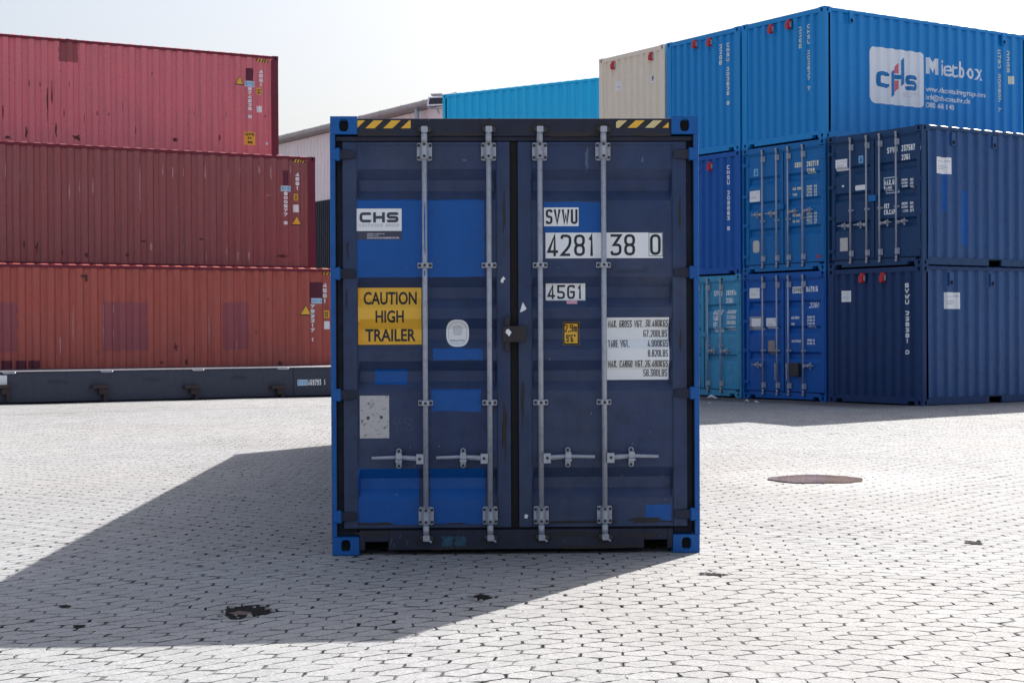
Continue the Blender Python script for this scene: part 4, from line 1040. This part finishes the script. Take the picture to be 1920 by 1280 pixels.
marks(R3, 'x', 0, (460, 152, 478, 163), 485.5, (131, 162), 468, (164, 222), '874825 5', (482.5, 165, 490, 178), (482.5, 199, 491, 211), (482, 111, 503.5, 117))
s_ = R3.surf['left']; triangle(s_, R3.root, 450, 151.5, 15)
patch(s_, R3.root, 462, 128, 476, 152, M['maroon_patch'], .006); patch(s_, R3.root, 110, 73, 146.5, 116, M['mauve_patch'], .012)
a, b_, c, d = s_.rect(459, 247.5, 479.5, 272); D = Decal(s_); D.rect(a, b_, c, d, 0, .004)
for t_, fz in (('CAUTION', .72), ("9'6\"", .42), ('HIGH', .10)): D.text(t_, a+(b_-a)*(.08 if len(t_) > 5 else .28), b_-(b_-a)*(.08 if len(t_) > 5 else .28), c+(d-c)*fz, (d-c)*.2, .016, 1, .0055)
D.build('caution_sign', [M['yellow'], M['rust_iron']], R3.root)
sticker(s_, R3.root, 499.5, 266.5, 503.5, 271.5, M['light_blue'], 'plain')
R2 = red('maroon container in the second tier of the left stack, numbered 800577', 0, 1, M['red_mid'], seed=73)
marks(R2, 'x', 0, (527.5, 348.5, 546, 359), 555, (324, 356), 535.5, (360, 421), '800577 5', (551.5, 364, 558.5, 376), (550.5, 384, 560, 398), (551, 299.5, 573, 305))
s_ = R2.surf['left']; triangle(s_, R2.root, 556.5, 414, 15); patch(s_, R2.root, 530.5, 320, 541.5, 348, M['maroon_patch'], .006)
R1 = red('orange red container with mauve repainted patches, behind the low grey flat rack', -1, 0, M['red_low'], along=.15, seed=79)
marks(R1, 'x', 0, (585, 559, 604, 569), 613, (531, 568), 593, (571, 640), '793217 1', (609, 582, 617.5, 596), (609, 602, 618, 617), (607, 509.5, 628, 515))
s_ = R1.surf['left']; triangle(s_, R1.root, 573.5, 582, 16); patch(s_, R1.root, 581, 529, 606, 568, M['maroon_patch'], .006)
for q in ((-40, 565, 33, 660), (193, 566, 278, 657), (419, 566, 468, 655)): patch(s_, R1.root, *q, M['mauve_patch'], .02)
for x in (3, 30, 54): patch(s_, R1.root, x, 676, x+21, 692, M['maroon_patch'], .01)
M['scratch_dark'] = flat('rusted scratch', (.10, .030, .032), .7, .6, 9, dirtcol=(.26, .06, .06))
M['scratch_pale'] = flat('pale scrape', (.55, .32, .32), .6, .6, 9, dirtcol=(.35, .12, .12))
def runs(bx, pts, mat, name='scrape'):
    su = bx.surf['left']
    for i, (x, y, w_, h_) in enumerate(pts): stain(su, bx.root, x, y, w_*287/72*.7, h_*287/72*.85, int(x*3+y), mat, name, .9)
runs(R3, [(6, 210, 1.5, 14), (55, 155, 1.2, 5), (76, 158, 1.1, 4), (89, 195, 2.5, 26), (98, 180, 1.5, 22), (121, 212, 1.2, 8), (130, 158, .9, 8), (182, 212, 1.2, 6), (204, 214, 1.6, 4), (145, 258, 9, 5), (158, 222, .8, 10), (255, 245, 2, 7), (286, 137, .9, 3), (365, 212, .9, 4), (413, 258, 2.6, 6), (424, 214, .7, 6), (330, 262, 6, 4), (15, 258, 10, 3), (50, 250, 3, 10), (499, 218, 1.5, 3), (105, 245, 2.6, 12), (230, 200, .7, 12)], M['scratch_dark'])
runs(R2, [(10, 320, 1.2, 14), (38, 330, .7, 10), (130, 358, 1, 14), (150, 350, 1, 12), (175, 350, 1.2, 20), (263, 355, 1.6, 40), (305, 320, 1, 9), (324, 325, 1.2, 12), (345, 322, 1, 10), (386, 325, 1.3, 12), (428, 335, 1.2, 22), (450, 320, 1.2, 9), (486, 320, 1.2, 10), (508, 322, 1.6, 12), (546, 318, 1.2, 8), (425, 472, 1, 10), (446, 480, 1.2, 9), (467, 478, 2, 8), (283, 462, 2.6, 10), (388, 480, 1, 7), (505, 366, 9, 1)], M['scratch_pale'])
runs(R2, [(46, 458, 2, 7), (70, 465, 3, 9), (118, 472, 2, 7), (163, 478, 4, 5), (270, 452, 8, 2), (378, 448, 6, 2), (530, 480, 14, 3), (240, 478, 5, 4)], M['scratch_dark'])
runs(R1, [(163, 520, 3, 9), (158, 518, 7, 2.4), (503, 561, 1, 4), (480, 622, 1, 6), (303, 680, 5, 3), (350, 678, 3, 5), (525, 680, 6, 4), (330, 650, 4, 6), (182, 660, .7, 4)], M['scratch_dark'])
runs(R1, [(138, 612, 1, 30), (195, 610, .8, 40), (214, 600, .8, 34), (393, 620, .9, 30), (114, 650, .9, 16), (445, 640, .8, 20)], M['scratch_pale'])
# the ones that carry the upper tiers, behind the visible ones
red('maroon container at the foot of the middle row, hidden behind the orange red one', 0, 0, M['red_mid'], seed=83, low=True)
red('red container at the foot of the back row, hidden behind the middle row', 1, 0, M['red_low'], seed=85, low=True)
red('red container in the second tier of the back row, hidden behind the maroon one', 1, 1, M['red_high'], seed=87, low=True)

# ------------------------------------------------------------------ folded flat rack in front of the red stack
fr = thing('flat_rack', 'low charcoal flat rack frame lying on the ground in front of the red stack', 'flat rack', lloc(-2, 0, .1), LYAW + PI/2)
Hf, Lf = .64, 12.192
mb = MB()
for sx in (-1, 1):
    x0, x1 = sorted((sx*1.21, sx*1.196)); mb.box(x0, x1, .18, Lf-.18, .055, Hf-.03)
    x0, x1 = sorted((sx*1.219, sx*1.08)); mb.box(x0, x1, .18, Lf-.18, Hf-.03, Hf); mb.box(x0, x1, .18, Lf-.18, .025, .055)
for k in range(9):
    y = .9 + k*1.3; mb.box(-1.07, 1.07, y, y+.1, .08, Hf-.06)
mb.box(-1.215, 1.215, .17, .26, .045, Hf); mb.box(-1.215, 1.215, Lf-.26, Lf-.17, .045, Hf)
mb.build('frame', M['flat_grey'], fr, .004)
mb = MB(); mb.box(-1.075, 1.075, .27, Lf-.27, Hf-.05, Hf-.012); mb.build('deck', M['deck'], fr)
for sx in (-1, 1):
    for y, sy in ((0, 1), (Lf, -1)):
        for z, sz in ((0, 1), (Hf+.012, -1)):
            o = place(casting_mesh(-sx, sy, sz, M['flat_grey']), 'corner_casting', fr); o.location = (sx*1.219, y, z)
sf = Surf(fr, 'left', 1.21, lambda a, z: 0.)
for x in (14, 196, 367, 528):
    a, z = sf.px(x, 737); mb = MB(); mb.box(-1.33, -1.208, -a-.03, -a+.14, z-.02, z+.10); mb.box(-1.36, -1.20, -a-.05, -a+.28, z+.10, z+.17)
    mb.box(-1.33, -1.208, -a-.02, -a+.05, z-.16, z-.02); mb.build('lashing_bracket', [M['rust_iron']], fr, .01)
for x, y in ((106, 716), (284, 712), (448, 708)):
    a, z = sf.px(x, y); mb = MB(); mb.path([(-1.215, -a-.17, z), (-1.235, -a-.08, z+.02), (-1.235, -a+.08, z+.02), (-1.215, -a+.17, z)], .012, 6); mb.build('lashing_ring', M['flat_grey'], fr)
for x, y in ((17, 699), (200, 694), (371, 690), (530, 688)):
    a, z = sf.px(x, y); mb = MB(); mb.path([(-1.222, -a-.12, Hf-.02), (-1.26, -a-.1, Hf-.03), (-1.26, -a+.1, Hf-.03), (-1.222, -a+.12, Hf-.02)], .014, 6); mb.build('lashing_ring', M['galv'], fr)
a, z = sf.px(553, 715); mb = MB(); mb.box(-1.235, -1.211, -a-.03, -a+.03, .08, Hf-.032); mb.build('stiffener', M['flat_grey'], fr)
a, b_, c, d = sf.rect(557.5, 711.5, 577, 722.5); D = Decal(sf); D.rect(a, b_, c, d, 0, .003); D.text('SVWU', a+.01, b_-.01, c+.02, d-c-.04, .018, 1, .005); D.build('number_plate', [M['light_blue'], M['sky_blue']], fr)
lines(sf, fr, 'lettering', [('469793', 577.5, 711, 602, 722, .022), ('1', 607, 711, 610.5, 721, .022)], M['white_paint'])
sticker(sf, fr, -2, 703.5, 13, 723, M['white'], 'plain')

# ------------------------------------------------------------------ cyan stack in the gap
dv = Vector((.815, -.58, 0)).normalized(); xv = Vector((dv.y, -dv.x, 0)); phi = math.atan2(xv.y, xv.x)
base = Vector((-2.10, 50.15, .09)) - xv*1.219
for lev, lb in ((2, 'cyan container topmost of its stack, between the pale hall and the cream container'), (1, 'cyan container in the middle of its stack'), (0, 'cyan container at the foot of its stack')):
    Box(lb, base + Vector((0, 0, lev*HC)), phi, 6.058, HC, M['cyan'], front='blank', group='cyan containers stacked beside the hall', seed=90+lev, lowdetail=lev < 2)

# ------------------------------------------------------------------ hall behind
EZ = 9.5
hb = Vector((-.541, .841, 0)).normalized()
hall = thing('warehouse', 'pale pinkish metal clad hall with long gutter and dark lower band', 'warehouse', (-2.40, 56.8, 0), LYAW + PI/2)
# local x points away from the camera side (hb direction is local x); the wall runs along local x, facing -y ... build with world helpers
def hw(a, out, z): # a metres along the wall to the far left, out metres towards the yard
    q = Vector((-2.40, 56.8, 0)) + hb*a + Vector((-hb.y, hb.x, 0))*out
    return (hall.matrix_basis.inverted() @ Vector((q.x, q.y, z)))
nrm = Vector((-hb.y, hb.x, 0)); sgn_out = 1 if nrm.dot(Vector((0, 0, 0)) - Vector((-2.40, 56.8, 0))) > 0 else -1
def hq(a, out, z): return hw(a, out*sgn_out, z)
M['hall'] = paint('pale pink metal cladding', (.88, .80, .80), chalk=.2, dirt=.12, rough=.5, streak=.3, dirtcol=(.35, .25, .26))
M['hall_dark'] = paint('dark blue grey cladding', (.035, .045, .065), chalk=.15, dirt=.2, rough=.5)
def clad(name, a0, a1, z0, z1, p, dep, out, mat):
    mb = MB(); n = int((a1-a0)/p); xs_ = []
    for k in range(n):
        for r, o in ((0, 0), (.55, 0), (.65, 1), (.9, 1)): xs_.append((a0 + (k+r)*p, out + o*dep))
    nn = len(xs_)
    for z in (z0, z1): mb.v += [hq(a, o, z) for a, o in xs_]
    mb.f = [(i, i+1, nn+i+1, nn+i) for i in range(nn-1)]; mb.mi = [0]*len(mb.f)
    return mb.build(name, mat, hall)
clad('wall', -1.5, 34, 6.70, EZ-.15, .30, .03, 0, M['hall']); clad('lower_cladding', -1.5, 34, 0., 6.72, .17, .05, .06, M['hall_dark'])
mb = MB()
mb.add([hq(-1.5, .25, EZ+.06), hq(34, .25, EZ+.06), hq(34, -14, EZ+2.2), hq(-1.5, -14, EZ+2.2)], [(0, 1, 2, 3)])
mb.add([hq(-1.5, .20, EZ-.10), hq(34, .20, EZ-.10), hq(34, -.1, EZ-.14), hq(-1.5, -.1, EZ-.14)], [(0, 1, 2, 3)])
mb.add([hq(-1.5, .22, EZ+.06), hq(34, .22, EZ+.06), hq(34, .20, EZ-.10), hq(-1.5, .20, EZ-.10)], [(0, 1, 2, 3)])
for a in (-1.5, 34): mb.add([hq(a, 0, 0), hq(a, -14, 0), hq(a, -14, EZ+2.1), hq(a, 0, EZ)], [(0, 1, 2, 3)])
mb.add([hq(-1.5, -14, 0), hq(34, -14, 0), hq(34, -14, EZ+2.1), hq(-1.5, -14, EZ+2.1)], [(0, 1, 2, 3)])
mb.build('roof', flat('brown roof edge', (.42, .36, .35), .6, .3), hall)
mb = MB(); mb.tube(hq(-1.5, .34, EZ), hq(34, .34, EZ), .115, n=12)
for k in range(22): mb.tube(hq(-1+k*1.6, .34, EZ), hq(-.96+k*1.6, .34, EZ), .126, n=12)
mb.build('gutter', flat('weathered zinc', (.42, .38, .37), .5, .4, 5, .2, dirtcol=(.2, .15, .14)), hall, smooth=False)
# downpipe under the gutter
def hall_a(px):
    d = ray(px, 240); o = Vector((-2.40, 56.8)); # solve along wall
    k = d.x/d.y; return (k*56.8 + 2.40)/(hb.x - k*hb.y)
ad = hall_a(797)
mb = MB(); mb.path([hq(ad, .34, EZ-.1), hq(ad, .32, EZ-.45), hq(ad-.05, .24, EZ-.8), hq(ad-.25, .14, EZ-1.2), hq(ad-.25, .14, .1)], .085, 10)
mb.build('downpipe', M['galv'], hall, smooth=True)
# floodlight on the eave
af = hall_a(820); pf = Vector((0, 0, CAM_H)) + ray(818, 199)*54.5
fl = thing('floodlight', 'grey rectangular floodlight at the end of the hall gutter', 'floodlight', pf, -.25)
mb = MB()
V = [(-.30, -.02, .0), (.30, -.02, .0), (.30, -.02, .32), (-.30, -.02, .32), (-.18, .30, .10), (.18, .30, .10), (.18, .30, .34), (-.18, .30, .34)]
V = [(x, y + (z-.16)*.5, z) for x, y, z in V]
mb.add(V, [(0, 4, 5, 1), (1, 5, 6, 2), (2, 6, 7, 3), (3, 7, 4, 0), (4, 7, 6, 5)])
mb.build('housing', M['galv'], fl)
mb = MB(); V = [(-.30, -.02, .0), (.30, -.02, .0), (.30, -.02, .32), (-.30, -.02, .32), (-.25, -.01, .05), (.25, -.01, .05), (.25, -.01, .28), (-.25, -.01, .28)]
V = [(x, y + (z-.16)*.5 - .004, z) for x, y, z in V]
mb.add(V, [(0, 1, 5, 4), (1, 2, 6, 5), (2, 3, 7, 6), (3, 0, 4, 7)]); mb.build('rim', M['white'], fl)
mb = MB(); mb.add([V[4], V[5], V[6], V[7]], [(0, 1, 2, 3)]); gl = NT('floodlight glass'); mb.build('glass', gl.out((.03, .028, .035), .08), fl)
mb = MB(); mb.box(-.2, .2, .02, .28, .36, .42); mb.build('cap', M['galv'], fl, .01)
mb = MB(); mb.path([(-.33, .1, .16), (-.33, .14, -.06), (.33, .14, -.06), (.33, .1, .16)], .018, 6); mb.path([(0, .14, -.06), (0, .3, -.2)], .03, 6); mb.box(.28, .46, .1, .25, -.5, -.25); mb.build('bracket', M['galv'], fl)

# ------------------------------------------------------------------ small things on the ground
def blob(cx, cy, rx, ry, z, n=40, seed=0, jag=.25):
    random.seed(seed); V = []
    for k in range(n):
        t = 2*PI*k/n; r = 1 + jag*noise.noise(Vector((math.cos(t)*1.7 + seed, math.sin(t)*1.7, seed*1.3))) + .5*jag*noise.noise(Vector((math.cos(t)*6 + seed, math.sin(t)*6, 1)))
        x, y = cx + rx*r*math.cos(t), cy + ry*r*math.sin(t); V.append((x, y, z if z is not None else ground_z(x, y) + .0045))
    return V
n = NT('puddle water'); tc = n.node('ShaderNodeNewGeometry')
pw = n.out(n.mix(n.rng(n.noise(tc.outputs['Position'], 3, 3), .4, .6), (.26, .19, .16), (.34, .26, .23)), .06, n.noise(tc.outputs['Position'], 6, 2), .0006, .5); n.b.inputs['IOR'].default_value = 1.33
V = blob(PUDDLE[0], PUDDLE[1], .46, .46, None, n=60, seed=2, jag=.11); zc = max(v[2] for v in V)
mb = MB(); mb.add([(x, y, zc + .002) for x, y, z in V], [tuple(range(len(V)))])
pu = mb.build('puddle', pw); pu['kind'] = 'structure'
n = NT('pothole water'); M['pot_water'] = n.out((.012, .008, .008), .3, spec=.15); n.b.inputs['IOR'].default_value = 1.33
M['soil'] = flat('wet dark soil', (.007, .006, .006), .9, .5, 30, dirtcol=(.02, .015, .013), spec=.15)
M['stone'] = flat('broken paving stone', (.30, .29, .28), .8, .5, 30)
def pothole(px, py, wpx, dpx, label, seed, water=False, rubble=10):
    x, y = on_ground(px, py); D_ = y; rx = wpx/2/F_PX*D_; ry = dpx/2*D_*D_/(F_PX*CAM_H)
    t = thing('pothole', label, 'pothole', (x, y, ground_z(x, y)), 0, 'holes broken into the paving')
    V = blob(0, 0, rx, ry, 0, seed=seed, jag=.7); mb = MB()
    W = [(vx, vy, ground_z(x+vx, y+vy) - ground_z(x, y) + .004) for vx, vy, _ in V]
    mb.add(W, [tuple(range(len(W)))]); mb.build('soil', M['soil'], t)
    if water:
        mb = MB(); mb.add([(q[0]*.42, q[1]*.35 - ry*.4, .007) for q in blob(0, 0, rx, ry, 0, seed=seed+4, jag=.4)], [tuple(range(40))]); mb.build('water', M['pot_water'], t)
    random.seed(seed)
    for k in range(rubble):
        mb = MB()
        a = random.uniform(0, 2*PI); q = random.uniform(.75, 1.15); s_ = random.uniform(.008, .022)
        cx, cy = rx*q*math.cos(a), ry*q*math.sin(a)
        P = [(cx + s_*random.uniform(.6, 1.2)*math.cos(w), cy + s_*random.uniform(.6, 1.2)*math.sin(w)) for w in [2*PI*i/6 for i in range(6)]]
        mb.add([(u, v, .002) for u, v in P] + [(cx + (u-cx)*.6, cy + (v-cy)*.6, s_*.8) for u, v in P], [tuple(range(6, 12))] + [(i, (i+1) % 6, 6+(i+1) % 6, 6+i) for i in range(6)])
        mb.build('paving_fragment', M['stone'], t)
pothole(457, 1147, 100, 20, 'largest hole in the paving, with reddish water, in the shadow at lower left', 5, True, 16)
pothole(897, 1122, 44, 10, 'small dark hole in the paving in shadow below the container doors', 6, rubble=6)
pothole(1338, 1077, 40, 5, 'thin dark gap in the sunlit paving just right of the container corner', 8, rubble=4)
pothole(1828, 1018, 34, 6, 'small dark hole in the sunlit paving near the right edge', 9, rubble=4)
pothole(120, 1137, 18, 4, 'small dark hole in the shaded paving at far left, upper of two', 12, rubble=0)
pothole(150, 1174, 28, 4, 'narrow dark hole in the shaded paving at far left, lower of two', 13, rubble=0)
for i, (px, py, s_, lb) in enumerate(((1334, 748.5, .11, 'largest white paper scrap, on the dark ground by the turquoise container'), (1400, 753, .05, 'small white scrap before the deep blue container, left of another'), (1418, 755, .05, 'small white scrap before the deep blue container, right of another'), (1331, 757, .04, 'tiny pale scrap just in front of the largest paper scrap'))):
    x, y = on_ground(px, py); random.seed(i); mb = MB(); n_ = 7; P = []
    for k in range(n_):
        t = 2*PI*k/n_; P.append((x + s_*random.uniform(.7, 1.2)*math.cos(t), y + s_*.8*random.uniform(.7, 1.2)*math.sin(t), ground_z(x, y) + .01 + random.uniform(0, .5)*s_))
    mb.add(P + [(x, y, ground_z(x, y) + .9*s_), (x, y, ground_z(x, y) + .004)], [(k, (k+1) % n_, n_) for k in range(n_)] + [((k+1) % n_, k, n_+1) for k in range(n_)])
    tag(mb.build('paper_scrap', M['white']), lb, 'litter', 'paper scraps by the right stack')
